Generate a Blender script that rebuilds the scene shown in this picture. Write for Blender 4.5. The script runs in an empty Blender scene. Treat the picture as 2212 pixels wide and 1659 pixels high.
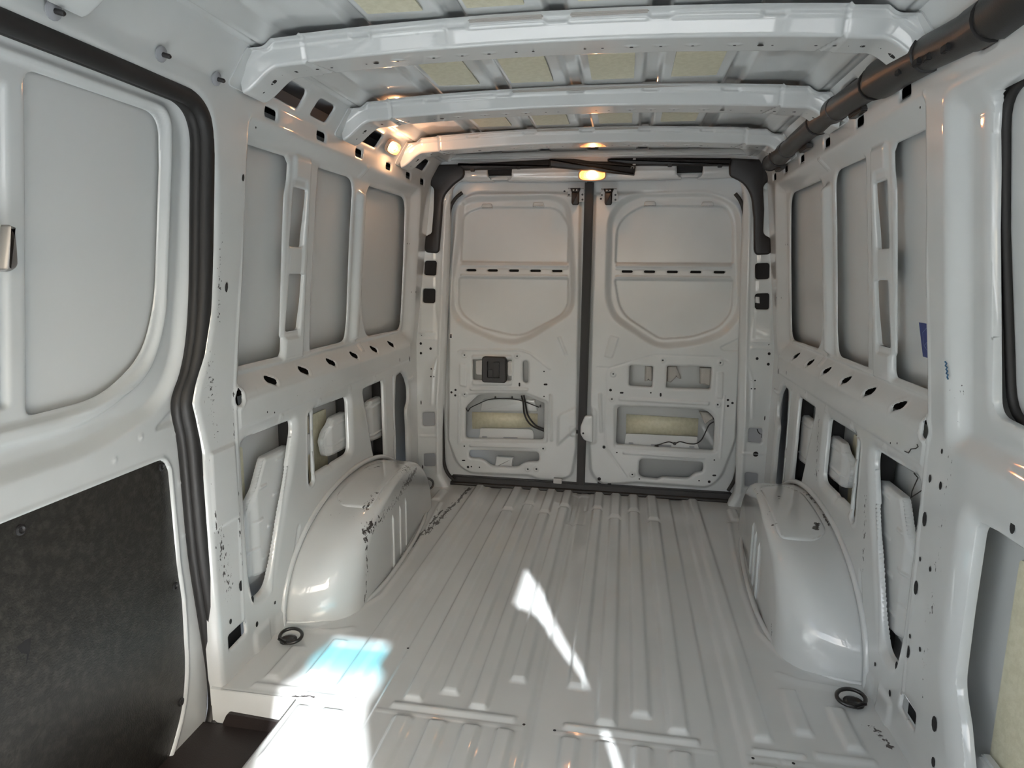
import bpy, bmesh, math, random
import numpy as np
from mathutils import Vector, Matrix
random.seed(7); np.random.seed(7)
scene = bpy.context.scene
COL = scene.collection
# ---------------------------------------------------------------- camera (metres: X across the van, Y towards the rear doors, Z up)
CAM_R=(0.9853,0.1706,0.0097)
CAM_U=(-0.0385,0.1661,0.9854)
CAM_F=(-0.1665,0.9712,-0.1703)
CAM_P=(0.1715,-3.1025,1.13)
CAM_FOCAL=1395.11
cd = bpy.data.cameras.new('camera'); cam = bpy.data.objects.new('camera', cd); COL.objects.link(cam)
cam.matrix_world = Matrix(((CAM_R[0],CAM_U[0],-CAM_F[0],CAM_P[0]),(CAM_R[1],CAM_U[1],-CAM_F[1],CAM_P[1]),(CAM_R[2],CAM_U[2],-CAM_F[2],CAM_P[2]),(0,0,0,1)))
cd.sensor_fit = 'HORIZONTAL'; cd.sensor_width = 36.0; cd.lens = CAM_FOCAL/2212*36.0; cd.clip_start = 0.02; cd.clip_end = 200
scene.camera = cam
# ---------------------------------------------------------------- light
SUN_DIR = Vector((-0.36, 0.78, -0.51)).normalized()        # the way the sunlight travels
world = bpy.data.worlds.new('sky'); scene.world = world; world.use_nodes = True
nt = world.node_tree; nt.nodes.clear()
wo = nt.nodes.new('ShaderNodeOutputWorld'); bg = nt.nodes.new('ShaderNodeBackground'); sky = nt.nodes.new('ShaderNodeTexSky')
sky.sky_type = 'NISHITA'; sky.sun_disc = False; sky.sun_elevation = math.asin(-SUN_DIR.z); sky.sun_rotation = math.pi + math.atan2(SUN_DIR.x, SUN_DIR.y)
sky.air_density = 1.0; sky.dust_density = 4.0; sky.ozone_density = 1.0
mixw = nt.nodes.new('ShaderNodeMix'); mixw.data_type = 'RGBA'; mixw.inputs[0].default_value = 0.85
mixw.inputs[7].default_value = (0.62, 0.65, 0.68, 1)
nt.links.new(sky.outputs[0], mixw.inputs[6]); nt.links.new(mixw.outputs[2], bg.inputs[0])
bg.inputs[1].default_value = 1.5
nt.links.new(bg.outputs[0], wo.inputs[0])
sd = bpy.data.lights.new('sun', 'SUN'); sun = bpy.data.objects.new('sun', sd); COL.objects.link(sun)
sd.energy = 15.5; sd.angle = 0.012; sd.color = (0.965, 0.985, 1.0)
sun.rotation_euler = SUN_DIR.to_track_quat('-Z', 'Y').to_euler()
scene.view_settings.view_transform = 'Standard'; scene.view_settings.look = 'None'
scene.view_settings.gamma = 1.0; scene.view_settings.use_curve_mapping = False
scene.view_settings.exposure = 1.45
scene.cycles.max_bounces = 14; scene.cycles.diffuse_bounces = 8; scene.cycles.glossy_bounces = 5
scene.cycles.transparent_max_bounces = 12
scene.cycles.caustics_reflective = True
scene.cycles.blur_glossy = 0.6
scene.cycles.sample_clamp_indirect = 6.0

# ---------------------------------------------------------------- materials
def mat(name, col, rough=0.5, metal=0.0, coat=0.0, spec=0.5, bump=None, dirt=None, emit=None):
    m = bpy.data.materials.new(name); m.use_nodes = True
    n = m.node_tree; b = n.nodes['Principled BSDF']
    b.inputs['Base Color'].default_value = (*col, 1); b.inputs['Roughness'].default_value = rough
    b.inputs['Metallic'].default_value = metal; b.inputs['Coat Weight'].default_value = coat
    b.inputs['Coat Roughness'].default_value = 0.035; b.inputs['Specular IOR Level'].default_value = spec
    tc = n.nodes.new('ShaderNodeTexCoord')
    if dirt:
        col2, scale, lo, hi = dirt
        nz = n.nodes.new('ShaderNodeTexNoise'); nz.inputs['Scale'].default_value = scale; nz.inputs['Detail'].default_value = 6
        mr = n.nodes.new('ShaderNodeMapRange'); mr.inputs[1].default_value = lo; mr.inputs[2].default_value = hi
        mx = n.nodes.new('ShaderNodeMix'); mx.data_type = 'RGBA'
        mx.inputs[6].default_value = (*col, 1); mx.inputs[7].default_value = (*col2, 1)
        n.links.new(tc.outputs['Object'], nz.inputs['Vector']); n.links.new(nz.outputs[0], mr.inputs[0])
        n.links.new(mr.outputs[0], mx.inputs[0]); n.links.new(mx.outputs[2], b.inputs['Base Color'])
    if bump:
        sc, st = bump
        nz = n.nodes.new('ShaderNodeTexNoise'); nz.inputs['Scale'].default_value = sc; nz.inputs['Detail'].default_value = 3
        bp = n.nodes.new('ShaderNodeBump'); bp.inputs['Strength'].default_value = st; bp.inputs['Distance'].default_value = 0.002
        n.links.new(tc.outputs['Object'], nz.inputs['Vector']); n.links.new(nz.outputs[0], bp.inputs['Height'])
        n.links.new(bp.outputs[0], b.inputs['Normal'])
    if emit:
        b.inputs['Emission Color'].default_value = (*emit[0], 1); b.inputs['Emission Strength'].default_value = emit[1]
    return m

def scuffs(m, lines, col=(0.03, 0.026, 0.026), fine=90.0):
    """Worn paint: along each line (a, b, radius, cover, stretch) a noise-broken patch of dark scuff marks, fixed to the object."""
    n = m.node_tree; L = n.links; b = n.nodes['Principled BSDF']
    tc = n.nodes.new('ShaderNodeTexCoord')
    src = b.inputs['Base Color'].links[0].from_socket if b.inputs['Base Color'].links else None
    base = tuple(b.inputs['Base Color'].default_value)
    total = None
    for a, e, rad, cover, stretch in lines:
        a = Vector(a); e = Vector(e); ab = e - a
        s = n.nodes.new('ShaderNodeVectorMath'); s.operation = 'SUBTRACT'; s.inputs[1].default_value = a
        L.new(tc.outputs['Object'], s.inputs[0])
        d = n.nodes.new('ShaderNodeVectorMath'); d.operation = 'DOT_PRODUCT'; d.inputs[1].default_value = ab/ab.length_squared
        L.new(s.outputs[0], d.inputs[0])
        cl = n.nodes.new('ShaderNodeClamp'); L.new(d.outputs['Value'], cl.inputs[0])
        sc = n.nodes.new('ShaderNodeVectorMath'); sc.operation = 'SCALE'; sc.inputs[0].default_value = ab; L.new(cl.outputs[0], sc.inputs['Scale'])
        ds = n.nodes.new('ShaderNodeVectorMath'); ds.operation = 'DISTANCE'; L.new(s.outputs[0], ds.inputs[0]); L.new(sc.outputs[0], ds.inputs[1])
        mp = n.nodes.new('ShaderNodeMapping'); mp.inputs['Scale'].default_value = stretch
        L.new(tc.outputs['Object'], mp.inputs[0])
        nz = n.nodes.new('ShaderNodeTexNoise'); nz.inputs['Scale'].default_value = fine; nz.inputs['Detail'].default_value = 4; nz.inputs['Roughness'].default_value = 0.65
        L.new(mp.outputs[0], nz.inputs['Vector'])
        fall = n.nodes.new('ShaderNodeMapRange'); fall.inputs[1].default_value = 0; fall.inputs[2].default_value = rad
        fall.inputs[3].default_value = cover; fall.inputs[4].default_value = -0.25
        L.new(ds.outputs['Value'], fall.inputs[0])
        ad = n.nodes.new('ShaderNodeMath'); ad.operation = 'ADD'; L.new(nz.outputs[0], ad.inputs[0]); L.new(fall.outputs[0], ad.inputs[1])
        th = n.nodes.new('ShaderNodeMapRange'); th.inputs[1].default_value = 0.60; th.inputs[2].default_value = 0.64
        L.new(ad.outputs[0], th.inputs[0])
        if total is None: total = th.outputs[0]
        else:
            mx = n.nodes.new('ShaderNodeMath'); mx.operation = 'MAXIMUM'; L.new(total, mx.inputs[0]); L.new(th.outputs[0], mx.inputs[1]); total = mx.outputs[0]
    mix = n.nodes.new('ShaderNodeMix'); mix.data_type = 'RGBA'; mix.inputs[7].default_value = (*col, 1)
    if src: L.new(src, mix.inputs[6])
    else: mix.inputs[6].default_value = base
    L.new(total, mix.inputs[0]); L.new(mix.outputs[2], b.inputs['Base Color'])

WHITE = (0.565, 0.585, 0.587)
def paint(name, **k): return mat(name, WHITE, 0.35, coat=1.0, bump=(18, 0.03), dirt=((0.52, 0.54, 0.54), 4.0, 0.35, 0.75), **k)
M_paint = paint('white_body_paint')
M_door = mat('white_door_paint', WHITE, 0.42, coat=0.45, bump=(9, 0.12), dirt=((0.52, 0.54, 0.54), 4.0, 0.35, 0.75)); M_door.node_tree.nodes['Principled BSDF'].inputs['Coat Roughness'].default_value = 0.16
M_wall = paint('white_wall_paint')
scuffs(M_wall, [((-.87,-1.62,.44),(-.87,-1.60,.25),.06,.10,(1,1,.6)), ((-.87,-1.635,.92),(-.87,-1.60,.70),.05,.06,(1,1,1)), ((-.83,-1.60,1.30),(-.845,-1.60,1.0),.03,.06,(1,1,1)), ((-.875,-1.52,1.0),(-.875,-1.53,.3),.012,.14,(1,1,.25)), ((-.87,-1.645,.8),(-.87,-1.63,.1),.012,.16,(1,1,.25)),
  ((-.875,-1.4,.73),(-.875,-.9,.73),.05,-.06,(1,.6,1)), ((.875,-.72,.40),(.875,-.68,.62),.06,.06,(1,1,.5)), ((.87,-1.62,.9),(.87,-1.62,.2),.05,.03,(1,1,.5)), ((.875,-1.18,.5),(.875,-1.22,.3),.05,.05,(1,1,.6))], fine=110)
M_floor = paint('white_floor_paint')
scuffs(M_floor, [((-.645,-.55,0),(-.60,.10,0),.040,.20,(1,.3,1)), ((-.665,-.80,0),(-.655,-.25,0),.03,.20,(1,.25,1)), ((.835,-1.50,0),(.85,-1.56,0),.04,.14,(1,1,1)),
  ((-.72,-.1,0),(-.66,-.3,0),.06,.03,(1,.3,1)), ((-.45,-1.62,0),(-.70,-1.66,0),.012,.12,(.3,1,1)), ((.0,-.05,0),(.2,-.6,0),.3,-.10,(1,.2,1))], fine=70)
M_arch = paint('white_arch_paint')
scuffs(M_arch, [((-.675,-1.10,.245),(-.70,-.50,.275),.055,.20,(1,1,1)), ((-.672,-1.12,.22),(-.672,-1.16,.02),.030,.20,(1,1,.6)), ((-.71,-1.02,.30),(-.70,-.60,.315),.05,.17,(1,1,1)), ((-.815,-.72,.335),(-.80,-.68,.335),.03,.24,(.35,.35,.35)),
  ((-.70,-1.09,.28),(-.84,-1.06,.30),.02,.18,(1,1,1)), ((-.83,-1.07,.29),(-.80,-1.10,.285),.015,.26,(.5,.5,.5)), ((.745,-.76,.335),(.755,-.72,.335),.03,.23,(.4,.4,.4)), ((.815,-.97,.315),(.825,-.94,.32),.025,.26,(.4,.4,.4)), ((.69,-.95,.31),(.70,-.6,.31),.05,.08,(1,1,1)), ((.865,-.95,.32),(.865,-.65,.335),.02,.18,(1,.4,1)), ((.672,-1.13,.05),(.672,-1.14,.02),.02,.26,(1,1,1))], fine=75)
M_skin = mat('white_inner_skin', (0.56, 0.575, 0.575), 0.42, coat=0.25, bump=(20, 0.04))
M_shade_black = mat('shade_black', (0.012, 0.012, 0.013), 0.8)  # near-black that paints cavity shade into holes; also plain black small parts
M_grey = mat('grey_primer', (0.30, 0.31, 0.33), 0.6)
M_pad = mat('beige_damping_pad', (0.66, 0.63, 0.48), 0.40, bump=(160, 0.25), dirt=((0.60, 0.57, 0.42), 60, .4, .6))
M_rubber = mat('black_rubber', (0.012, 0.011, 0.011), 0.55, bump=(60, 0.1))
M_plastic = mat('black_plastic', (0.014, 0.013, 0.014), 0.45, bump=(400, 0.15))
M_duct = mat('dark_duct_plastic', (0.022, 0.021, 0.021), 0.38, bump=(300, 0.1))
M_board = mat('black_hardboard', (0.018, 0.017, 0.015), 0.42, bump=(240, 0.5), dirt=((0.040, 0.037, 0.032), 70, .45, .68))
M_step = mat('dark_step_plastic', (0.020, 0.015, 0.014), 0.5, bump=(300, 0.3))
M_steel = mat('dull_steel', (0.32, 0.31, 0.30), 0.42, metal=0.9)
M_ring = mat('black_ring_steel', (0.012, 0.012, 0.012), 0.35, coat=0.3)
M_lampbase = mat('lamp_reflector', (0.55, 0.36, 0.26), 0.3)
M_bulb = mat('lit_bulb', (1, .8, .5), 0.4, emit=((1.0, 0.50, 0.20), 55.0))
M_bulbside = mat('lit_bulb_side', (1, .8, .5), 0.4, emit=((1.0, 0.52, 0.24), 40.0))
M_blue = mat('blue_label', (0.018, 0.035, 0.17), 0.35)
M_line = mat('pale_print', (0.16, 0.20, 0.36), 0.5)
M_ink = mat('blue_ink', (0.04, 0.12, 0.22), 0.6)
M_tag = mat('white_label', (0.75, 0.75, 0.74), 0.5)
M_blocker = mat('grey_blocker', (0.40, 0.40, 0.40), 0.9)  # only on the unseen sun blockers at the windscreen
M_asphalt = mat('asphalt', (0.46, 0.46, 0.45), 0.9)
M_foam = mat('cavity_wax_foam', (0.42, 0.40, 0.37), 0.7, bump=(60, 0.8))
def clear(name, col, gloss=0.06):
    m = bpy.data.materials.new(name); m.use_nodes = True; n = m.node_tree; n.nodes.clear()
    o = n.nodes.new('ShaderNodeOutputMaterial'); t = n.nodes.new('ShaderNodeBsdfTransparent'); g = n.nodes.new('ShaderNodeBsdfGlossy'); x = n.nodes.new('ShaderNodeMixShader')
    t.inputs[0].default_value = (*col, 1); g.inputs['Roughness'].default_value = 0.02; x.inputs[0].default_value = gloss
    n.links.new(t.outputs[0], x.inputs[1]); n.links.new(g.outputs[0], x.inputs[2]); n.links.new(x.outputs[0], o.inputs[0])
    return m
M_glass = clear('clear_windscreen', (0.95, 0.96, 0.96)); M_tint = clear('cyan_tint_band', (0.10, 0.62, 0.80))
n = M_tint.node_tree; tc = n.nodes.new('ShaderNodeTexCoord'); sx = n.nodes.new('ShaderNodeSeparateXYZ'); mr = n.nodes.new('ShaderNodeMapRange'); mx = n.nodes.new('ShaderNodeMix'); mx.data_type = 'RGBA'
mr.interpolation_type = 'SMOOTHSTEP'; mr.inputs[1].default_value = 1.640; mr.inputs[2].default_value = 1.700
mx.inputs[6].default_value = (.46,.46,.46,1); mx.inputs[7].default_value = (0.05, 0.28, 0.34, 1)  # grey lower zone added to dim the sun patch on the floor
n.links.new(tc.outputs['Object'], sx.inputs[0]); n.links.new(sx.outputs[2], mr.inputs[0]); n.links.new(mr.outputs[0], mx.inputs[0])
n.links.new(mx.outputs[2], [q for q in n.nodes if q.type == 'BSDF_TRANSPARENT'][0].inputs[0])
M_light_screen = bpy.data.materials.new('white_light_screen'); M_light_screen.use_nodes = True  # translucent cloth of the light screen added at the right window
n = M_light_screen.node_tree; n.nodes.clear(); o = n.nodes.new('ShaderNodeOutputMaterial'); t = n.nodes.new('ShaderNodeBsdfTranslucent'); d = n.nodes.new('ShaderNodeBsdfDiffuse'); x = n.nodes.new('ShaderNodeMixShader')
t.inputs[0].default_value = (.85,.85,.85,1); d.inputs[0].default_value = (.85,.85,.85,1); x.inputs[0].default_value = .35
n.links.new(t.outputs[0], x.inputs[1]); n.links.new(d.outputs[0], x.inputs[2]); n.links.new(x.outputs[0], o.inputs[0])
M_side = clear('darkened_side_glass', (0.50, 0.50, 0.50))  # side glass darkened to dim the sun strips on the floor
M_lens = clear('lamp_lens', (1.0, 0.86, 0.74), 0.12)

# ---------------------------------------------------------------- mesh helpers
def link(name, me, m, parent=None, kind=None, label=None, cat=None, group=None, smooth=True):
    if smooth: me.polygons.foreach_set('use_smooth', np.ones(len(me.polygons), bool))
    o = bpy.data.objects.new(name, me); COL.objects.link(o)
    if m: me.materials.append(m)
    if parent: o.parent = parent
    for k, v in (('kind', kind), ('label', label), ('category', cat), ('group', group)):
        if v: o[k] = v
    return o
def empty(name, label, cat, loc=(0,0,0), group=None, kind=None):
    o = bpy.data.objects.new(name, None); COL.objects.link(o); o.location = loc; o.empty_display_size = .05
    if label: o['label'] = label
    if cat: o['category'] = cat
    if group: o['group'] = group
    if kind: o['kind'] = kind
    return o
def raw(name, verts, faces, m, parent=None, smooth=True, autosmooth=None, **k):
    me = bpy.data.meshes.new(name); me.from_pydata([tuple(v) for v in verts], [], faces); me.update()
    bm = bmesh.new(); bm.from_mesh(me); bmesh.ops.recalc_face_normals(bm, faces=bm.faces)
    if autosmooth:
        for e in bm.edges:
            if len(e.link_faces) == 2 and e.calc_face_angle(0) > autosmooth: e.smooth = False
    bm.to_mesh(me); bm.free()
    return link(name, me, m, parent, smooth=smooth, **k)
def rnd(pts, r, n=4):
    """Rounds the corners of a polygon."""
    out = []; N = len(pts)
    rs = r if isinstance(r, (list, tuple)) else [r]*N
    for i in range(N):
        p = Vector(pts[i]); a = Vector(pts[i-1]) - p; b = Vector(pts[(i+1) % N]) - p
        la, lb = a.length, b.length
        if la < 1e-6 or lb < 1e-6: continue
        d = min(rs[i], la*.45, lb*.45)
        if rs[i] <= 0 or a.normalized().dot(b.normalized()) < -0.985: out.append(tuple(p)); continue
        s = p + a/la*d; e = p + b/lb*d
        for k in range(n+1):
            t = k/n; out.append(tuple(s*(1-t)**2 + p*2*t*(1-t) + e*t*t))
    return out
def rect(u0, u1, v0, v1, r=0): 
    p = [(u0,v0),(u1,v0),(u1,v1),(u0,v1)]
    return rnd(p, r) if r else p
def caps(a, b, r, n=7):
    a = Vector(a); b = Vector(b); d = (b-a); ang = math.atan2(d.y, d.x)
    return [tuple(b + Vector((math.cos(ang-math.pi/2+math.pi*k/n), math.sin(ang-math.pi/2+math.pi*k/n)))*r) for k in range(n+1)] + \
           [tuple(a + Vector((math.cos(ang+math.pi/2+math.pi*k/n), math.sin(ang+math.pi/2+math.pi*k/n)))*r) for k in range(n+1)]
def circ(c, r, n=14, ry=None): return [(c[0]+r*math.cos(2*math.pi*k/n), c[1]+(ry or r)*math.sin(2*math.pi*k/n)) for k in range(n)]
def mirx(P): return [(-p[0],)+tuple(p[1:]) for p in P]
def smooth(t): t = np.clip(t, 0, 1); return t*t*(3-2*t)
def near(poly, U, V, closed=True):
    D = np.full(U.shape, 1e9); NU = np.zeros(U.shape); NV = np.zeros(U.shape); ins = np.zeros(U.shape, bool)
    n = len(poly)
    for i in range(n if closed else n-1):
        ax, ay = poly[i]; bx, by = poly[(i+1) % n]; ex, ey = bx-ax, by-ay
        t = np.clip(((U-ax)*ex+(V-ay)*ey)/(ex*ex+ey*ey+1e-18), 0, 1)
        nu = ax+t*ex; nv = ay+t*ey; d = np.hypot(U-nu, V-nv); k = d < D
        D[k] = d[k]; NU[k] = nu[k]; NV[k] = nv[k]
        if closed and ay != by: ins ^= ((ay > V) != (by > V)) & (U < ax+(V-ay)*ex/ey)
    return D, NU, NV, ins

class Sheet:
    """A pressed metal sheet over a (u, v) grid: reliefs raise or sink it, holes are cut on their outline and get a turned-in flange."""
    def __init__(s, u0, u1, v0, v1, du, dv=None):
        dv = dv or du
        s.u = np.linspace(u0, u1, max(2, int(round(abs(u1-u0)/du))+1)); s.v = np.linspace(v0, v1, max(2, int(round(abs(v1-v0)/dv))+1))
        s.du = max(abs(s.u[1]-s.u[0]), abs(s.v[1]-s.v[0]))
        s.U, s.V = np.meshgrid(s.u, s.v, indexing='ij'); s.SU = s.U.copy(); s.SV = s.V.copy()
        s.H = np.zeros(s.U.shape); s.ins = np.zeros(s.U.shape, bool); s.F = np.zeros(s.U.shape)
    def win(s, poly, m):
        p = np.asarray(poly); i = np.where((s.u >= p[:,0].min()-m) & (s.u <= p[:,0].max()+m))[0]; j = np.where((s.v >= p[:,1].min()-m) & (s.v <= p[:,1].max()+m))[0]
        if len(i) == 0 or len(j) == 0: return None
        return (slice(i[0], i[-1]+1), slice(j[0], j[-1]+1))
    def relief(s, poly, h, w):
        k = s.win(poly, .001)
        if k is None: return
        d, _, _, ins = near(poly, s.U[k], s.V[k]); s.H[k] += np.where(ins, h*smooth(d/w), 0)
    def bead(s, pts, h, w, closed=False):
        k = s.win(pts, w)
        if k is None: return
        d, _, _, _ = near(pts, s.U[k], s.V[k], closed); s.H[k] += h*smooth(1-d/w)
    def hole(s, poly, lip=.004, lw=.012, flange=.012):
        k = s.win(poly, max(lw, 3*s.du))
        if k is None: return
        d, nu, nv, ins = near(poly, s.U[k], s.V[k]); t = np.where(ins, 1, np.clip(1-d/lw, 0, 1)); s.H[k] -= lip*t*t
        new = ins & ~s.ins[k]
        s.SU[k] = np.where(new, nu, s.SU[k]); s.SV[k] = np.where(new, nv, s.SV[k]); s.F[k] = np.where(new, flange, s.F[k]); s.ins[k] |= ins
    def build(s, name, fn, m, parent=None, flip=False, **kw):
        I, J = s.U.shape; ins = s.ins
        quad = ~(ins[:-1,:-1] & ins[1:,:-1] & ins[:-1,1:] & ins[1:,1:])
        U = np.where(ins, s.SU, s.U); V = np.where(ins, s.SV, s.V)
        idx = np.arange(I*J).reshape(I, J)
        a, b, c, d = idx[:-1,:-1][quad], idx[1:,:-1][quad], idx[1:,1:][quad], idx[:-1,1:][quad]
        Q = np.stack([a,b,c,d] if not flip else [a,d,c,b], 1)
        P = fn(U, V, s.H).reshape(-1, 3)
        fl = ins.ravel()
        if fl.any():
            E = np.concatenate([Q[:,[0,1]], Q[:,[1,2]], Q[:,[2,3]], Q[:,[3,0]]])
            E = E[fl[E[:,0]] & fl[E[:,1]]]
            key = np.minimum(E[:,0],E[:,1])*(I*J)+np.maximum(E[:,0],E[:,1])
            _, inv, cnt = np.unique(key, return_inverse=True, return_counts=True)
            E = E[cnt[inv] == 1]; E = E[s.F.ravel()[E].max(1) > 0]
            vs = np.unique(E)
            if len(vs):
                P2 = fn(U, V, s.H-s.F).reshape(-1, 3)[vs]
                mp = np.full(I*J, -1); mp[vs] = np.arange(len(vs)) + I*J
                Q = np.concatenate([Q, np.stack([E[:,1], E[:,0], mp[E[:,0]], mp[E[:,1]]], 1)]); P = np.concatenate([P, P2])
        used, invq = np.unique(Q, return_inverse=True); Q = invq.reshape(-1, 4); P = P[used]
        me = bpy.data.meshes.new(name); me.vertices.add(len(P)); me.vertices.foreach_set('co', P.astype(np.float32).ravel())
        me.loops.add(Q.size); me.loops.foreach_set('vertex_index', Q.astype(np.int32).ravel())
        me.polygons.add(len(Q)); me.polygons.foreach_set('loop_start', np.arange(0, Q.size, 4, dtype=np.int32)); me.polygons.foreach_set('loop_total', np.full(len(Q), 4, np.int32))
        me.update(calc_edges=True)
        return link(name, me, m, parent, **kw)
def xyz(x, y, z): return np.stack(np.broadcast_arrays(x, y, z), -1)

def slab(name, poly, t, to3, m, parent=None, **k):
    """A plate with the given outline (2D) and thickness: to3(u, v, d) gives the 3D point at depth d."""
    n = len(poly); V = [to3(u, v, 0) for u, v in poly] + [to3(u, v, t) for u, v in poly]
    F = [list(range(n)), list(range(2*n-1, n-1, -1))] + [[i, (i+1) % n, n+(i+1) % n, n+i] for i in range(n)]
    return raw(name, V, F, m, parent, autosmooth=.6, **k)
def dome_slab(name, poly, t, to3, m, parent=None, inset=.006, **k):
    """A plate with rounded front edges."""
    c = Vector((sum(p[0] for p in poly)/len(poly), sum(p[1] for p in poly)/len(poly))); n = len(poly)
    R = []
    for f, d in ((0, t), (0, inset), (.35, inset*.3), (1, 0)):
        for i in range(n):
            p = Vector(poly[i]); e = (Vector(poly[(i+1) % n])-Vector(poly[i-1])); nn = Vector((-e.y, e.x)).normalized()
            if nn.dot(c-p) < 0 and len(poly) < 9: nn = -nn
            q = p + nn*inset*f; R.append(to3(q.x, q.y, d))
    F = [[j*n+i, j*n+(i+1) % n, (j+1)*n+(i+1) % n, (j+1)*n+i] for j in range(3) for i in range(n)] + [list(range(3*n, 4*n))]
    return raw(name, R, F, m, parent, autosmooth=.9, **k)
def ccw(P):
    return P if sum(P[i-1][0]*P[i][1]-P[i][0]*P[i-1][1] for i in range(len(P))) > 0 else P[::-1]
def tube(name, pts, r, m, parent=None, n=10, closed=False, **k):
    pts = [Vector(p) for p in pts]; N = len(pts); rs = r if isinstance(r, (list, tuple)) else [r]*N
    V = []; F = []; prev = None
    for i, p in enumerate(pts):
        d = (pts[(i+1) % N]-pts[i-1]) if closed else (pts[min(i+1, N-1)]-pts[max(i-1, 0)])
        d.normalize()
        if prev is None: prev = d.orthogonal().normalized()
        a = (prev - d*prev.dot(d)).normalized(); prev = a; b = d.cross(a)
        V += [p + (a*math.cos(2*math.pi*q/n) + b*math.sin(2*math.pi*q/n))*rs[i] for q in range(n)]
    for i in range(N if closed else N-1):
        j = (i+1) % N
        F += [[i*n+q, i*n+(q+1) % n, j*n+(q+1) % n, j*n+q] for q in range(n)]
    if not closed: F += [list(range(n))[::-1], list(range((N-1)*n, N*n))]
    return raw(name, V, F, m, parent, autosmooth=.9, **k)
def spline(pts, n=8):
    P = [Vector(p) for p in pts]; out = []
    for i in range(len(P)-1):
        p0, p1, p2, p3 = P[max(i-1,0)], P[i], P[i+1], P[min(i+2,len(P)-1)]
        for k in range(n):
            t = k/n; out.append(.5*((2*p1)+(p2-p0)*t+(2*p0-5*p1+4*p2-p3)*t*t+(3*p1-p0-3*p2+p3)*t**3))
    return out + [P[-1]]
def box(name, a, b, m, parent=None, bev=.004, **k):
    bm = bmesh.new(); bmesh.ops.create_cube(bm, size=1)
    for v in bm.verts: v.co = Vector([(a[i]+b[i])/2 + v.co[i]*abs(b[i]-a[i]) for i in range(3)])
    if bev: bmesh.ops.bevel(bm, geom=bm.edges[:], offset=min(bev, .45*min(abs(b[i]-a[i]) for i in range(3))), segments=2, affect='EDGES', clamp_overlap=True)
    me = bpy.data.meshes.new(name); bm.to_mesh(me); bm.free()
    return link(name, me, m, parent, smooth=False, **k)
def lathe(name, prof, c, axis, m, parent=None, n=20, sy=1.0, **k):
    """Turned shape: prof is (radius, height) pairs along axis."""
    ax = Vector(axis).normalized(); a = ax.orthogonal().normalized(); b = ax.cross(a); V = []; F = []
    for r, h in prof: V += [Vector(c) + ax*h + (a*math.cos(2*math.pi*q/n)+b*math.sin(2*math.pi*q/n)*sy)*r for q in range(n)]
    for i in range(len(prof)-1): F += [[i*n+q, i*n+(q+1) % n, (i+1)*n+(q+1) % n, (i+1)*n+q] for q in range(n)]
    F += [list(range(n)), list(range((len(prof)-1)*n, len(prof)*n))]
    return raw(name, V, F, m, parent, autosmooth=.7, **k)
def discs(name, items, m, parent, **k):
    """Small flat discs of one panel, mostly painting the dark of open holes, joined: (outline 2D list, to3)."""
    V = []; F = []
    for poly, to3 in items:
        n = len(poly); o = len(V); V += [to3(u, v) for u, v in poly]; F.append(list(range(o, o+n)))
    me = bpy.data.meshes.new(name); me.from_pydata([tuple(v) for v in V], [], F); me.update()
    return link(name, me, m, parent, smooth=False, kind='stuff', **k)
# ================================================================ SETTING
# ---- side walls: the inner sheet's half width by height
_z = np.linspace(-.3, 1.75, 1026)
_x = np.interp(_z, [-.3, 0, .02, .768, 1.545, 1.568, 1.578, 1.652, 1.662, 1.75], [.872, .872, .875, .876, .786, .783, .779, .735, .722, .715])
_k = np.exp(-np.linspace(-2, 2, 13)**2); _k /= _k.sum()
_x = np.convolve(np.pad(_x, 6, mode='edge'), _k, 'valid')
def wx(Z): return np.interp(Z, _z, _x)
def side(s): return lambda U, V, H: xyz(s*(wx(V)-H), U, V)
def skin_x(Z): return np.interp(Z, [-.3, 0, .5, .82, .86, 1.50, 1.56, 1.80], [.962, .966, .968, .962, .948, .857, .827, .79])

WIN_A = [(-1.484,.857),(-1.205,.857),(-1.196,.872),(-1.199,.915),(-1.208,.925),(-1.217,1.05),(-1.232,1.24),(-1.238,1.35),(-1.229,1.40),(-1.230,1.445),(-1.25,1.462),(-1.484,1.46)]
WIN_B = rnd([(-.998,.855),(-.705,.855),(-.702,.94),(-.728,1.14),(-.745,1.31),(-.755,1.466),(-1.04,1.463),(-1.035,1.33),(-1.022,1.04)], [.008,.055,0,0,0,.06,.012,0,0], 6)
WIN_C = rnd([(-.49,.853),(-.055,.848),(-.066,.96),(-.109,1.2),(-.17,1.463),(-.615,1.459),(-.635,1.40),(-.60,1.12),(-.56,.95)], [.05,.05,0,0,.07,.03,.03,0,.06], 6)
OP1 = rnd([(-1.486,.640),(-1.46,.656),(-1.192,.649),(-1.192,.61),(-1.236,.50),(-1.305,.36),(-1.365,.22),(-1.398,.160),(-1.470,.158),(-1.487,.24)], [.01,.015,.025,.03,0,0,.05,.03,.02,.05], 5)
OP2 = rnd([(-1.052,.654),(-.757,.646),(-.755,.415),(-.90,.417),(-.918,.412),(-.935,.418),(-1.057,.42)], [.025,.03,.04,.006,.012,.006,.012], 5)
OP3 = rnd([(-.628,.65),(-.385,.650),(-.376,.232),(-.490,.245),(-.555,.42)], [.03,.02,.02,.02,.02], 4)
OP4 = rnd([(-.225,.64),(-.13,.652),(-.075,.62),(-.030,.555),(-.032,.48),(-.072,.45),(-.060,.36),(-.058,.16),(-.10,.145),(-.240,.15),(-.24,.52)], .025, 4)
SLIT_1, SLIT_2, SLOT = caps((-.27,.645),(-.271,.405),.0075), caps((-.273,.355),(-.273,.17),.007), caps((-1.085,.632),(-1.099,.415),.018)
BELT = [(-1.301,.797),(-1.093,.797),(-.884,.797),(-.675,.797),(-.465,.797),(-.256,.797)]
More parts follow.
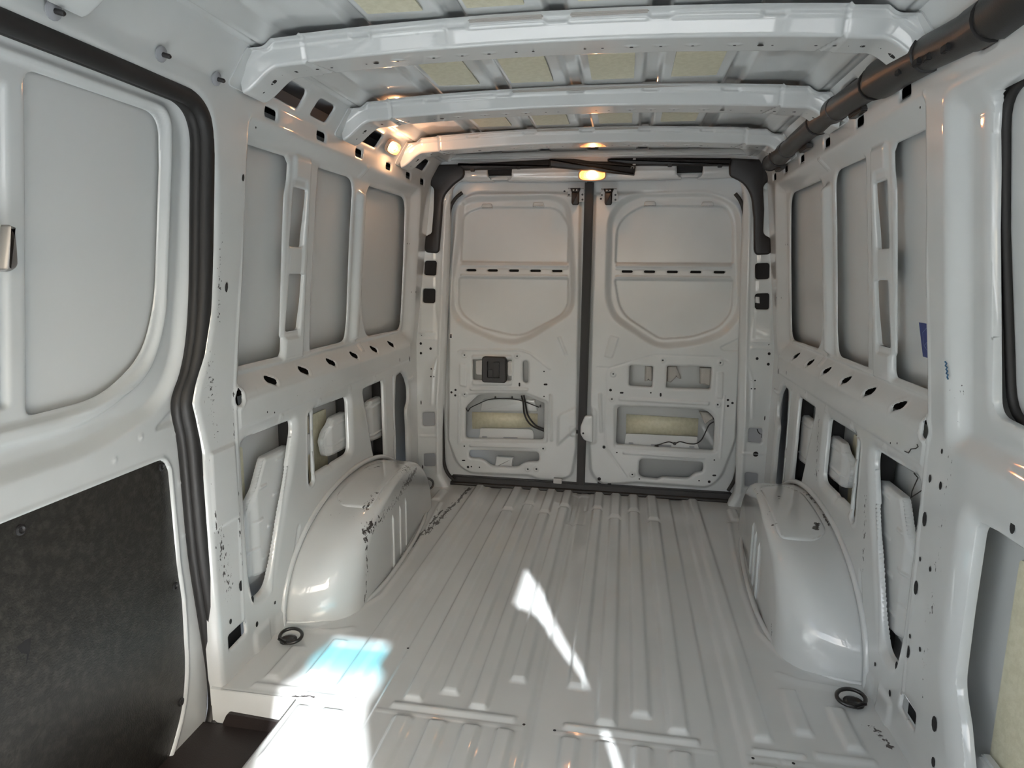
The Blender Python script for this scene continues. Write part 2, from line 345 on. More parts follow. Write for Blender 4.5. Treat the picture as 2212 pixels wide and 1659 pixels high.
TOPH = [-1.398,-1.101,-.806,-.506,-.263,-.063]
RAIL = [rnd([(-1.455,1.588),(-1.268,1.588),(-1.262,1.640),(-1.445,1.640)], .014), rnd([(-1.20,1.588),(-1.09,1.588),(-1.075,1.64),(-1.185,1.64)], .014), rnd([(-.89,1.588),(-.675,1.588),(-.66,1.638),(-.875,1.638)], .014), rnd([(-.26,1.590),(-.09,1.590),(-.07,1.638),(-.25,1.638)], .012)]

def make_wall(name, s, front):
    W = Sheet(front, .085, -.06, 1.70, .005)
    Y, Z = W.U, W.V
    yr = .015-.13*np.clip(Z-.87, 0, 1)
    rec = smooth((Z-.768)/.075)*smooth((1.522-Z)/.055)*smooth((Y+1.506)/.016)*smooth((yr-Y)/.055)
    rec *= np.where((Y < -1.40) & (Z < .875), smooth((.128-np.hypot(Y+1.40, Z-.875))/.05), 1)
    W.H -= (np.interp(Z, [.768,.84,1.465,1.53], [.038,.043,.034,.030]))*rec
    # belt line, sill beads, posts
    W.H += .004*smooth((Z-.688)/.006)*(Z < .775)*(Y > -1.50)*(Y < -.02)*smooth((.775-Z)/.01)
    W.relief(rect(-1.44,-.10,.835,.850,.006), .006, .007)
    W.relief(rnd([(-1.20,.835),(-1.055,.835),(-1.095,1.48),(-1.215,1.48)], .02), .010, .018)
    W.relief(rnd([(-1.195,.91),(-1.098,.91),(-1.122,1.41),(-1.208,1.41)], .012), -.006, .007)
    W.relief(rnd([(-.675,.84),(-.60,.84),(-.66,1.44),(-.735,1.44)], .03), .022, .028)
    W.relief(rect(-.735,-.700,1.475,1.515,.005), .005, .006); W.relief(rect(-.60,-.565,.80,.838,.004), .005, .006)
    for p in (WIN_A, WIN_B, WIN_C): W.hole(p, .005, .010, .003)
    W.hole(rect(-1.197,-1.117,1.203,1.382,.004), .003, .008, .010); W.hole(rect(-1.186,-1.102,.935,1.119,.004), .003, .008, .010)
    # lower openings with rolled lips
    for p, l, w, f in ((OP1,.012,.03,.012),(OP2,.012,.03,.012),(OP3,.006,.018,.012),(OP4,.007,.02,.015),(SLIT_1,.002,.006,.02),(SLIT_2,.002,.006,.02),(SLOT,.004,.010,.006)): W.hole(p, l, w, f)
    W.bead(caps((-1.085,.632),(-1.099,.415),.026), .003, .006, True)
    for p in BELT: W.hole(caps((p[0]-.018,p[1]+.007),(p[0]+.018,p[1]-.009),.0105), .002, .007, .004); W.bead(caps((p[0]-.018,p[1]+.007),(p[0]+.018,p[1]-.009),.016), .0022, .005, True)
    tops = TOPH + ([-1.75,-2.05] if front < -1.8 and s > 0 else [])
    for y in tops: W.hole(rect(y-.032,y+.030,1.533,1.560,.008), .003, .008, .004)
    for p in RAIL: W.hole(p, .004, .012, .006)
    W.hole(circ((-1.492,.782), .020, 16, .026), .002, .006, .003); W.bead(circ((-1.492,.782), .027, 16, .033), .004, .007, True)
    for y in (-1.273,-1.012,-.755,-.497): W.bead(circ((y,.673), .008), .004, .006, True)
    W.bead([(-1.20,.28),(-1.25,.16),(-1.28,.06)], -.006, .012); W.bead([(-1.245,.50),(-1.33,.30),(-1.39,.15)], .005, .012)
    W.bead(rnd([(-.06,.60),(.02,.60)],0), .004, .008)
    # pillar behind the load door / front panel
    W.bead([(-1.498,1.52),(-1.498,1.30),(-1.512,1.0),(-1.515,.86),(-1.51,.72),(-1.530,.35),(-1.54,.10)], .0032, .006)
    W.hole(rnd([(-1.612,.082),(-1.528,.088),(-1.531,.130),(-1.611,.128)], .006), .003, .008, .005)
    W.relief(rect(-1.50,-1.40,-.05,.075,.02), .006, .02); W.relief(rect(-1.38,-1.32,-.05,.06,.02), .006, .02)
    W.relief(rect(-1.46,-1.44,1.575,1.60), .003, .004)
    small = [((-1.541,.242),.010,.016),((-1.476,.086),.007,.009),((-1.486,.168),.009,.013),((-1.372,.10),.005,.006),
             ((-.10,1.26),.004,.004),((-.08,1.26),.004,.004),((-.03,1.03),.004,.004),((-.01,1.03),.004,.004),((-.045,.70),.005,.014),((-1.46,1.47),.004,.006),((-1.455,1.50),.003,.004),((-.19,.715),.003,.01),((-1.32,.70),.003,.003),((-1.36,.71),.003,.003)]
    if s < 0:
        # load door opening: rounded rear top corner, pillar edge follows the seal
        L = [(-3.2,-.2),(-1.655,-.2),(-1.655,.60),(-1.648,.66),(-1.668,.76),(-1.680,.80),(-1.672,.84),(-1.640,.92),(-1.622,1.02),(-1.620,1.18),(-1.628,1.33)]
        cor = rnd([(-1.628,1.33),(-1.655,1.523),(-1.95,1.523)], [0,.16,0], 10)[1:-1]
        W.hole(L + cor + [(-1.9,1.524),(-3.2,1.524)], .006, .016, .035)
        W.relief(rnd([(-1.642,.445),(-1.526,.441),(-1.524,.660),(-1.637,.661)], .006), .005, .006)
        small += [((-1.60,.165),.006,.008), ((-1.52,1.363),.005,.009), ((-1.573,1.085),.006,.013)]
    else:
        W.hole([(-3.2,.850),(-1.775,.855)] + rnd([(-1.775,.855),(-1.700,.86),(-1.688,1.22),(-1.690,1.40),(-1.70,1.468),(-1.775,1.467)], [0,.05,0,0,.05,0], 6)[1:-1] + [(-1.78,1.468),(-3.2,1.47)], .006, .02, .015)
        W.hole(rnd([(-3.2,.656),(-1.79,.652),(-1.722,.645),(-1.720,.45),(-1.724,.285),(-1.767,.22),(-1.80,.15),(-1.83,.07),(-1.86,-.03),(-3.2,-.03)], [0,.03,.045,0,.06,.06,0,.05,0,0], 6), .016, .05, .02)
        k = smooth((-1.585-Y)/.05)*smooth((Z-.752)/.06)*smooth((1.50-Z)/.06); W.H -= .034*k
        W.H += .010*smooth((.756-Z)/.012)*smooth((-1.60-Y)/.03)*smooth((Z-.735)/.01)*0
        small += [((-1.541,.577),.010,.018),((-1.541,.407),.010,.018),((-1.595,.479),.005,.006),((-1.596,.282),.005,.006),((-1.544,.48),.005,.006),((-1.542,.283),.005,.006),((-1.698,.167),.012,.018),((-1.714,.086),.008,.012),((-1.542,.675),.006,.010),((-1.593,.675),.006,.010),((-1.58,.75),.004,.006),((-1.86,.685),.008,.012)]
    o = W.build(name, side(s), M_wall, flip=(s < 0), kind='structure')
    dd = []
    H0 = lambda y, z: float(np.interp(0, [0], [0]))
    i_of = lambda y: int(np.clip(round((y-W.u[0])/(W.u[1]-W.u[0])), 0, len(W.u)-1)); j_of = lambda z: int(np.clip(round((z-W.v[0])/(W.v[1]-W.v[0])), 0, len(W.v)-1))
    for c, r, r2 in small:
        h = W.H[i_of(c[0]), j_of(c[1])]
        dd.append((circ(c, r, 10, r2), lambda u, v, h=h: (s*(float(wx(v))-h-.0012), u, v)))
    discs('hole_shade_disc', dd, M_shade_black, o)  # flat near-black discs paint the dark of open holes
    # outer skin seen through the openings, and a dark closing skin for the boxed sections
    K = Sheet(front if s > 0 else -1.64, .305, -.06, 1.56, .02)
    K.build('outer_panel', lambda U, V, H: xyz(s*(skin_x(V)-H), U, V), M_skin, o, flip=(s < 0))
    def cav(nm, y0, y1, z0, z1, depth, m=M_shade_black):      # closed section behind a row of holes, near-black so they read dark
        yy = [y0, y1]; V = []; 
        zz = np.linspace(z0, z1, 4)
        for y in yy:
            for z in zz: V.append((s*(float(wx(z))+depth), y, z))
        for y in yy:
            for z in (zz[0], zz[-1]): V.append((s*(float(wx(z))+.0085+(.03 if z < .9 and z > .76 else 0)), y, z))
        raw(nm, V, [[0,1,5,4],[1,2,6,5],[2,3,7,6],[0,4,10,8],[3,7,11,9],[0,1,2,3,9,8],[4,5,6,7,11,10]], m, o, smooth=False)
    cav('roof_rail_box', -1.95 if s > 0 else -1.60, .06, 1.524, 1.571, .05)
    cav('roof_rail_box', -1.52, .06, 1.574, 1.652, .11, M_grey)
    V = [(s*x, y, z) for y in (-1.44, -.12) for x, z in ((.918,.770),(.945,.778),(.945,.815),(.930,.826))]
    raw('belt_box', V, [[0,1,5,4],[1,2,6,5],[2,3,7,6],[0,1,2,3],[4,5,6,7]], M_shade_black, o, smooth=False)
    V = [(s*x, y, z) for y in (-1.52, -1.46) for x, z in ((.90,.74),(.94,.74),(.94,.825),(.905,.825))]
    raw('pillar_hole_backing', V, [[0,1,5,4],[1,2,6,5],[2,3,7,6],[0,1,2,3],[4,5,6,7]], M_shade_black, o, smooth=False)
    box('pillar_hole_backing', (s*.905,-1.64,.06), (s*.955,-1.51,.15), M_shade_black, o, 0)  # near-black backing so the pillar holes read dark
    box('wheel_housing', (s*.892,-1.30,.0), (s*.955,-.20,.30), M_shade_black, o, .02)
    for y0, y1, z0 in ((-1.185,-1.045,.30),(-.745,-.655,.30),(-.365,-.25,.10)):     # near-black boxes added behind the posts to darken the openings
        box('post_shade_box', (s*.900, y0+.015, z0), (s*.952, y1-.02, .665), M_shade_black, o, .004)
    # damping pads on the outer skin
    to = lambda d: (lambda u, v, t: (s*(float(skin_x(v))-d+t), u, v))
    for p in (rect(-1.60,-1.365,.28,.60,.01), rect(-1.12,-.80,.33,.60,.01)): slab('damping_pad', p, .006, to(.009), M_pad, o)
    if s > 0: slab('damping_pad', rect(-2.6,-1.755,.08,.585,.012), .006, to(.009), M_pad, o)
    # stiffening brackets in the openings
    def bracket(poly, d, ribs=()):
        B = Sheet(min(p[0] for p in poly), max(p[0] for p in poly), min(p[1] for p in poly), max(p[1] for p in poly), .003)
        out = [(-3,-1),(3,-1),(3,3),(-3,3)]
        D, nu, nv, ins = near(poly, B.U, B.V); B.ins = ~ins; B.SU = np.where(ins, B.U, nu); B.SV = np.where(ins, B.V, nv); B.F = np.where(ins, 0, .02)
        B.H -= .006*smooth(1-D/.010)*(D < .01)
        B.H -= .012*smooth((np.abs(B.U-B.u.min())*0+(B.u.min()+.05-B.U))/.035)
        for a, b in ribs: B.bead([a, b], .004, .007)
        B.build('stiffener_plate', lambda U, V, H: xyz(s*(d-H), U, V), M_skin, o, flip=(s < 0))
    bracket(rnd([(-1.325,.556),(-1.17,.556),(-1.17,.42),(-1.23,.25),(-1.28,.185),(-1.424,.200),(-1.426,.40),(-1.362,.50)], .012), .908, [((-1.20,.53),(-1.26,.53)),((-1.36,.47),(-1.33,.47)),((-1.22,.42),(-1.29,.425)),((-1.40,.37),(-1.36,.37)),((-1.27,.33),(-1.33,.335)),((-1.42,.285),(-1.385,.285)),((-1.30,.24),(-1.37,.245))])
    bracket(rnd([(-.84,.575),(-.70,.575),(-.70,.425),(-.885,.432),(-.905,.50)], .015), .908, [((-.86,.545),(-.72,.545)),((-.88,.47),(-.72,.47))])
    bracket(rnd([(-.455,.566),(-.31,.566),(-.31,.37),(-.478,.385),(-.497,.52)], .012), .908, [((-.46,.54),(-.36,.54)),((-.48,.41),(-.35,.41))])
    box('skin_bar', (s*.885,-1.108,.50), (s*.899,-1.075,.575), M_skin, o, .003) if s < 0 else None
    box('sill_bar', (s*.93,-1.50,.17), (s*.958,-1.33,.215), M_skin, o, .006)
    return o
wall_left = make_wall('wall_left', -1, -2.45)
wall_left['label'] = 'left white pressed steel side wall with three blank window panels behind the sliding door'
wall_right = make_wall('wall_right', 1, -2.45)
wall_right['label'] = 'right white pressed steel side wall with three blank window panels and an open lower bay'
# right front lower bay: inner sill of the outer skin
box('sill_bar', (.915,-2.6,.02), (.955,-1.74,.115), M_skin, wall_right, .012); box('sill_bar', (.93,-2.6,.09), (.958,-1.76,.16), M_skin, wall_right, .008)
tube('gap_shade', [(.908,-2.4,1.475)]+[(.0+float(skin_x(z))-.007, y, z) for y, z in rnd([(-2.4,1.476),(-1.692,1.476),(-1.682,1.22),(-1.694,.848),(-2.4,.842)],[0,.07,0,.07,0],6)], .009, M_rubber, wall_right, n=8)  # black tube added to paint the shaded gap along the panel edge

# ---- floor
F = Sheet(-.905, .905, -2.45, .165, .005, .0065)
X, Y = F.U, F.V
RIBS = [(.317,.374,-1.619,-.205),(.227,.283,-1.572,-.105),(.138,.194,-1.620,-.205),(.054,.107,-1.485,-.105)]
for sx in (-1, 1):
    for a, b, y0, y1 in RIBS:
        F.relief(rect(sx*b if sx < 0 else a, sx*a if sx < 0 else b, y0, y1, .006), .013, .011)
        F.relief(rect(sx*b if sx < 0 else a, sx*a if sx < 0 else b, y1+.028, .20, .006), .013, .011)
        F.relief(rect(sx*b if sx < 0 else a, sx*a if sx < 0 else b, -2.44, -1.676, .010), .014, .013)
    m = lambda a, b: (min(sx*a, sx*b), max(sx*a, sx*b))
    for a, b, y0, y1 in ((.522,.577,-1.607,.20),(.628,.683,-1.565,-1.375),(.735,.790,-1.603,-1.432),(.70,.752,-.12,.04),(.785,.83,-.10,-.02)): F.relief(rect(*m(a, b), y0, y1, .008), .010, .015)
    F.relief(rect(*m(.432,.498), -2.44, .20, .004), -.009, .010)
    for a, b in ((.497,.569),(.594,.640)): F.relief(rect(*m(a, b), -1.885, -1.682, .010), .012, .017); F.relief(rect(*m(a, b), -2.44, -1.93, .010), .012, .017)
    F.bead([(sx*.578,-1.66),(sx*.578,-2.44)], -.004, .008)
    # seam beads
    F.relief(rect(*m(.060,.396), -1.649, -1.624, .004), .006, .006); F.bead([(sx*.04,-1.662),(sx*.43,-1.662)], .003, .006)
    F.relief(rect(*m(.515,.640), -1.651, -1.628, .004), .006, .006); F.bead([(sx*.50,-1.664),(sx*.65,-1.664)], .003, .006)
    F.relief(rect(*m(.66,.80), -1.640, -1.615, .004), .005, .006)
    # embossed lip round the wheel arch
    F.bead([(sx*.895,-1.335),(sx*.76,-1.298),(sx*.685,-1.22),(sx*.636,-1.09),(sx*.635,-.80),(sx*.66,-.45),(sx*.69,-.15)], .006, .014)
    F.bead([(sx*.84,-1.355),(sx*.70,-1.335),(sx*.65,-1.31)], .005, .02)
F.bead([(-.022,-2.44),(-.022,.2)], -.008, .016); F.bead([(.03,-.10),(.03,.2)], -.006, .012)
F.relief(rect(-.055,.035,-.30,.10,.01), -.006, .012)
F.hole([(-1,-3),(-.655,-3),(-.655,-1.668),(-1,-1.662)], .003, .01, .10)
fl = lambda U, V, H: xyz(U, V, H)
floor = F.build('floor', fl, M_floor, kind='structure', label='ribbed white steel load floor with raised ribs and a cross seam')
discs('hole_shade_disc', [(circ(c, .004, 8), lambda u, v: (u, v, .0125)) for c in ((-.036,-1.665),(.042,-1.672),(-.43,-1.40),(.60,-1.68),(.51,-1.68))] + [(caps((.700,-1.135),(.716,-1.128),.004), lambda u, v: (u, v, .002))], M_shade_black, floor)
box('under_floor', (-.66,-2.5,-.16), (.97,.25,-.12), M_shade_black, floor, 0)
# step well in front of the load door
step = box('step_tread', (-1.02,-2.6,-.13), (-.648,-1.668,-.10), M_step, floor, .004)
slab('step_riser', [(-.875,.0),(-.655,.0),(-.655,-.10),(-.875,-.11)], .004, lambda u, v, t: (u, -1.664+t, v), M_skin, floor)
slab('step_lip', rnd([(-.852,-.062),(-.655,-.068),(-.655,-.10),(-.87,-.10)], .008), .012, lambda u, v, t: (u, -1.676+t, v), M_step, floor)
slab('step_riser', [(-2.6,.0),(-1.664,.0),(-1.664,-.11),(-2.6,-.11)], .004, lambda u, v, t: (-.655+t, u, v), M_skin, floor)

# ---- roof
def roofz(X): return np.interp(np.abs(X), [0, .60, .655, .690, .700, .745, .95], [1.697, 1.693, 1.688, 1.660, 1.657, 1.655, 1.60])
C = Sheet(-.745, .745, -2.45, .17, .005, .03)
for x in (-.46,-.228,0,.225,.46):
    d = np.abs(C.U-x); C.H -= .012*smooth((.030-d)/.014)
for sx in (-1, 1): C.bead([(sx*.712,-2.45),(sx*.712,.2)], -.004, .006)
ceiling = C.build('ceiling', lambda U, V, H: xyz(U, V, roofz(U)-H), M_paint, flip=True, kind='structure', label='white ribbed van roof skin with beige damping pads')
PADX = [(-.413,-.286),(-.188,-.062),(.052,.174),(.279,.405)]
PADY = [(-1.96,-1.632),(-1.348,-1.068),(-.76,-.498),(-.33,-.06)]
pad = None
for y0, y1 in PADY:
    for x0, x1 in PADX:
        if pad is None:
            me = slab('damping_pad', rect(-.063,.063,-.14,.14,.003), .004, lambda u, v, t: (u, v, t), M_pad, ceiling); pad = me
            q = pad
        else:
            q = pad.copy(); COL.objects.link(q)
        q.parent = ceiling; q.location = ((x0+x1)/2, (y0+y1)/2, 1.6905); q.scale = ((x1-x0)/.126, (y1-y0)/.28, 1)
box('roof_skin', (-.98,-4.04,1.80), (.98,.3,1.82), M_shade_black, ceiling, 0)
# cross seams of the rear roof bay and the header bead
box('rear_flange', (-.70,.055,1.664), (.70,.10,1.690), M_paint, ceiling, .008)

# ---- rear frame: pillars and header round the doors
Rr = Sheet(-.93, .93, -.04, 1.70, .005)
DOOR = rnd([(-.705,-.2),(.71,-.2),(.715,.0),(.748,.06),(.744,.30),(.694,1.465),(.680,1.571),(.0,1.562),(-.690,1.571),(-.700,1.44),(-.750,.30),(-.752,.06),(-.71,.0)], [0,0,.06,.08,0,0,.11,0,.11,0,0,.08,.06], 8)
Rr.hole(DOOR, .012, .03, .05)
half = rnd([(-0.829,1.182),(-0.7648,1.1845),(-0.7679,1.1106),(-0.8322,1.1122)],.009)
SQ = [[(-0.8289,1.1841),(-0.7626,1.1846),(-0.7679,1.1093),(-0.8336,1.1121)], [(-0.8392,1.0456),(-0.7709,1.0452),(-0.774,0.9715),(-0.8421,0.9721)], [(-0.8518,0.4018),(-0.7816,0.4074),(-0.781,0.3321),(-0.8529,0.3261)], [(-0.8488,0.178),(-0.7826,0.1843),(-0.782,0.1121),(-0.8499,0.104)]]
SQR = [[(0.76,1.1826),(0.8266,1.1851),(0.8297,1.1112),(0.7664,1.1085)], [(0.7686,1.0441),(0.8356,1.0472),(0.8394,0.9702),(0.7738,0.9702)], [(0.7845,0.4036),(0.8491,0.4038),(0.8526,0.3278),(0.7857,0.3285)], [(0.7834,0.1816),(0.8459,0.1776),(0.8494,0.1055),(0.7865,0.1066)]]
for p in SQ+SQR: Rr.hole(rnd(p, .013), .003, .008, .03)
NOTCH = [[(-0.5074,1.6385),(-0.3847,1.6404),(-0.3863,1.5796),(-0.4012,1.5684),(-0.4833,1.5687),(-0.5042,1.5854)], [(0.3849,1.6348),(0.5034,1.6327),(0.5032,1.5825),(0.4903,1.5692),(0.4021,1.5696),(0.3875,1.5843)]]
for p in NOTCH: Rr.hole(rnd(p, .012), .003, .008, .03)
# pillar creases and beads
for q in (-1, 1):
    Rr.relief(rnd([(q*.862,.80),(q*.775,.80),(q*.765,1.52),(q*.835,1.52)], .03), .003, .01)
    for z in (.822,.79): Rr.bead([(q*.855,z),(q*.775,z)], .004, .008)
    Rr.bead([(q*.86,.275),(q*.76,.275)], .003, .008); Rr.bead([(q*.80,.45),(q*.79,.62),(q*.765,.70)], .003, .01)
    Rr.bead(rnd([(q*.768,.08),(q*.768,.45),(q*.75,.75),(q*.716,1.46),(q*.65,1.585),(q*.40,1.590)], [0,0,0,.12,.08,0], 6), .005, .014)
Rr.bead([(-.66,1.600),(.66,1.600)], .003, .01)
wall_rear = Rr.build('wall_rear', lambda U, V, H: xyz(U, .08-H, V), M_paint, kind='structure', label='white rear door frame with square holes in both pillars')
hp = []
for q in (-1, 1):
    for (x, z, r, r2) in ((.860,.815,.004,.011),(.838,.815,.009,.010),(.865,.765,.007,.007),(.865,.715,.007,.007),(.812,.74,.007,.007),(.81,.635,.004,.004),(.795,.635,.004,.004),(.812,.595,.004,.004),(.797,.595,.004,.004),(.862,1.06,.004,.004),(.833,1.055,.004,.004),(.868,.455,.003,.012),(.864,.105,.003,.013)):
        hp.append((circ((q*x*.985, z), r, 8, r2), lambda u, v: (u, .0785, v)))
hp.append((circ((.826,.275), .013, 12), lambda u, v: (u, .0775, v)))
discs('hole_shade_disc', hp, M_shade_black, wall_rear)
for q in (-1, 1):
    box('pillar_hole_backing', (q*.76,.095,.05), (q*.90,.20,.60), M_grey, wall_rear, 0); box('pillar_hole_backing', (q*.74,.095,.90), (q*.88,.16,1.30), M_shade_black, wall_rear, 0)
box('header_box', (-.62,.10,1.60), (.62,.14,1.64), M_shade_black, wall_rear, 0)
for i, p in enumerate(NOTCH):
    x0 = min(a[0] for a in p); x1 = max(a[0] for a in p); z0 = min(a[1] for a in p)
    box('notch_ledge', (x0+.02,.085,z0+.002), (x1-.02,.10,z0+.014), M_skin, wall_rear, .003)
slab('rear_skin', [(-1,-.2),(1,-.2),(1,1.85),(-1,1.85)], .01, lambda u, v, t: (u, .30+t, v), M_shade_black, wall_rear)

# ---- rear doors
DY = .145
def door_fn(U, V, H): return xyz(U, DY-H, V)
def rear_door(name, x0, x1, outline, outer, panes, slots, openings, reliefs, beads, bosses, holes, label):
    D = Sheet(x0, x1, .0, 1.60, .004)
    D.H -= .016
    D.relief(outline, .016, .02)
    D.relief(outer, -.028, .036)
    D.relief(rnd([(min(p[0] for p in panes[0]), panes[0][0][1]), (max(p[0] for p in panes[0]), panes[0][0][1]), (max(p[0] for p in panes[1]), panes[1][0][1]), (min(p[0] for p in panes[1]), panes[1][0][1])], .004), .0, .01)
    for p in panes: D.relief(p, -.013, .004); D.bead(p, -.005, .005, True)
    za = [p[1] for p in slots]; zs = sum(za)/len(za); xa = min(p[0] for p in slots)-.05; xb = max(p[0] for p in slots)+.05
    for dz in (.026, -.026): D.bead([(xa, zs+dz), (xb, zs+dz)], .006, .008)
    D.bead([(xa, zs+.012), (xb, zs+.012)], -.003, .006)
    for c in slots: D.hole(caps((c[0]-.022, c[1]), (c[0]+.022, c[1]), .006, 5), .002, .005, .02)
    for p, h, w in reliefs: D.relief(p, h, w)
    for p, h, w in beads: D.bead(p, h, w)
    for p, f in openings: D.hole(p, .005, .012, f)
    for c, r in bosses: D.bead(circ(c, r), .005, r*.6, True)
    o = D.build(name, door_fn, M_door, kind='structure', label=label)
    box('slot_shade_box', (xa, DY+.052, zs-.012), (xb, DY+.056, zs+.012), M_shade_black, o, 0)  # near-black box added so the slots read dark
    dd = []
    for p in holes:
        u, v = sum(a for a, _ in p)/len(p), sum(b for _, b in p)/len(p)
        i = int(np.clip(round((u-D.u[0])/(D.u[1]-D.u[0])), 0, len(D.u)-1)); j = int(np.clip(round((v-D.v[0])/(D.v[1]-D.v[0])), 0, len(D.v)-1))
        dd.append((p, lambda a, b, h=D.H[i, j]: (a, DY-h-.0012, b)))
    discs('hole_shade_disc', dd, M_shade_black, o)
    return o
outl = rnd([(-0.6942,1.4658),(-0.6036,1.5286),(-0.1776,1.524),(-0.0495,1.5184),(-0.0397,0.9388),(-0.0337,0.2333),(-0.0546,0.0757),(-0.1414,0.0436),(-0.2437,0.0441),(-0.2862,0.063),(-0.6151,0.0539),(-0.6926,0.1079),(-0.7404,0.2416),(-0.7299,0.9703)], [.09,.09,.02,.02,0,0,.06,.02,.02,.02,.08,.05,0,0], 6)
outerL = rnd([(-0.6737,1.4869),(-0.5947,1.5074),(-0.199,1.5159),(-0.108,1.4778),(-0.0856,1.3529),(-0.0623,1.047),(-0.0723,0.9294),(-0.2922,0.789),(-0.369,0.7598),(-0.4654,0.7638),(-0.6791,0.8537),(-0.7301,0.9432),(-0.7266,1.1045),(-0.6837,1.3108)], [.07,.05,.08,.07,0,0,.09,.05,.03,.05,.10,.08,0,0], 7)
paneL1 = rnd([(-0.6614,1.1821),(-0.1136,1.1785),(-0.1137,1.3613),(-0.1717,1.4472),(-0.5543,1.4511),(-0.6513,1.4184)], [.01,.01,.02,.10,.02,.10], 7)
paneL2 = rnd([(-0.6733,1.0993),(-0.1108,1.1016),(-0.1055,0.9375),(-0.3288,0.8149),(-0.3924,0.8101),(-0.5673,0.8473),(-0.6764,0.9262)], [.01,.01,.13,.05,.04,.05,.14], 8)
bigL = rnd([(-0.6359,0.4241),(-0.5671,0.4955),(-0.3202,0.5059),(-0.2165,0.4664),(-0.2151,0.2679),(-0.6364,0.2545)], [.015,.02,.02,.012,.02,.02], 5)
lowL = rnd([(-0.6149,0.1943),(-0.2371,0.2036),(-0.2362,0.1503),(-0.3108,0.1458),(-0.3526,0.1114),(-0.4949,0.1089),(-0.5429,0.1501),(-0.6149,0.1477)], [.025,.025,.02,.05,.03,.03,.05,.025], 5)
hanL = [(-0.5962,0.6821),(-0.3866,0.6866),(-0.3878,0.5788),(-0.593,0.5747)]
slotL = caps(*[(-0.3168,0.6684),(-0.3157,0.5825)], .0145)
door_1 = rear_door('door_1', -.775, -.026, outl, outerL, [paneL1, paneL2], [(-0.6087,1.1394),(-0.497,1.1391),(-0.3866,1.1392),(-0.2765,1.1394),(-0.1672,1.1391)],
    [(bigL,.022),(lowL,.022),(hanL,.02),(slotL,.02)],
    [(rnd([(-0.5999,0.7073),(-0.3846,0.7117),(-0.3853,0.5512),(-0.5977,0.5451)], .012), .007, .006), (rnd([(-0.6143,0.5353),(-0.2978,0.546),(-0.2998,0.5252),(-0.6072,0.5149)], .01), .005, .006), (rnd([(-0.6666,0.4937),(-0.5765,0.5068),(-0.3112,0.5201),(-0.194,0.4812),(-0.1918,0.2526),(-0.6678,0.231)], .02), -.006, .010), (rnd([(-0.1516,0.4138),(-0.0335,0.4745),(-0.03,0.3455),(-0.1499,0.2267)], .03), .008, .02),
     (rnd([(-0.158,0.8127),(-0.1381,0.8176),(-0.098,0.7206),(-0.1157,0.7156)], .005), .005, .006), (rnd([(-0.6659,0.6613),(-0.6235,0.6581),(-0.6238,0.5324),(-0.6664,0.5401)], .01), .004, .006), (rnd([(-0.0845,0.3567),(-0.0304,0.3594),(-0.0286,0.2944),(-0.083,0.2962)], .01), .006, .008)],
    [(rnd([(-0.668,0.7213),(-0.6515,0.731),(-0.3414,0.738),(-0.2912,0.7236),(-0.1904,0.6477)], 0), .005, .008), ([(-0.6052,0.2191),(-0.2468,0.2283)], .005, .009), ([(-0.6666,0.4937),(-0.6702,0.2309)], .004, .008), ([(-0.1831,0.5093),(-0.1738,0.2725)], .005, .01)],
    [(c, .010) for c in [(-0.2167,0.2252),(-0.2962,0.1082),(-0.2505,0.112),(-0.6357,0.495),(-0.6384,0.7037),(-0.3603,0.7079)]],
    [circ(c, r) for c, r in zip([(-0.6375,0.7038),(-0.3602,0.7065),(-0.2195,0.6322),(-0.6865,0.5172),(-0.7086,0.5036),(-0.6881,0.4879),(-0.6381,0.4966),(-0.2171,0.5027),(-0.6199,0.1001),(-0.6015,0.1037),(-0.5572,0.1026),(-0.6399,0.2147),(-0.2167,0.2252),(-0.2962,0.1082),(-0.2505,0.112),(-0.1372,1.5224)], [.004,.004,.004,.006,.006,.006,.004,.004,.007,.004,.004,.004,.005,.005,.005,.005])]
    + [caps(*[(-0.216,0.5648),(-0.2047,0.5652)],.0045,4), caps(*[(-0.3462,0.5656),(-0.3461,0.5537)],.0045,4), caps(*[(-0.6498,0.1349),(-0.6382,0.1356)],.0035,4), rect(*(lambda a: (a[0][0],a[1][0],a[1][1],a[0][1]))([(-0.0599,0.3338),(-0.0337,0.3151)]))],
    'left rear door, white inside, with black handle and cable loom in its lower opening')
outr = rnd([(0.0039,1.5179),(0.2143,1.5197),(0.5694,1.5257),(0.7085,1.447),(0.742,0.9543),(0.7517,0.323),(0.6973,0.1248),(0.6334,0.056),(0.2668,0.0614),(0.187,0.049),(0.0791,0.0417),(0.0228,0.1045),(0.0085,0.2824),(0.0036,0.896)], [.02,.02,.09,.09,0,0,.07,.05,.02,.02,.05,.05,0,0], 6)
outerR = rnd([(0.0691,1.394),(0.1165,1.4759),(0.2141,1.5237),(0.5696,1.5237),(0.6674,1.4751),(0.7084,1.3913),(0.7426,0.946),(0.661,0.83),(0.5239,0.779),(0.374,0.7594),(0.314,0.7729),(0.1162,0.8985),(0.072,0.993),(0.0701,1.113)], [.08,.08,.08,.08,.08,.05,.10,.06,.05,.04,.05,.09,.08,0], 7)
paneR1 = rnd([(0.121,1.1802),(0.6767,1.1817),(0.6643,1.3714),(0.6297,1.4476),(0.2254,1.4526),(0.1224,1.3731)], [.01,.01,.02,.08,.10,.10], 7)
paneR2 = rnd([(0.1206,1.0995),(0.6824,1.1018),(0.6864,0.9532),(0.6336,0.8761),(0.5048,0.8237),(0.3547,0.8101),(0.1536,0.934)], [.01,.01,.10,.08,.05,.03,.10], 8)
bigR = rnd([(0.156,0.4647),(0.592,0.4689),(0.6387,0.4244),(0.6404,0.2582),(0.1567,0.2651)], [.02,.03,.03,.015,.015], 5)
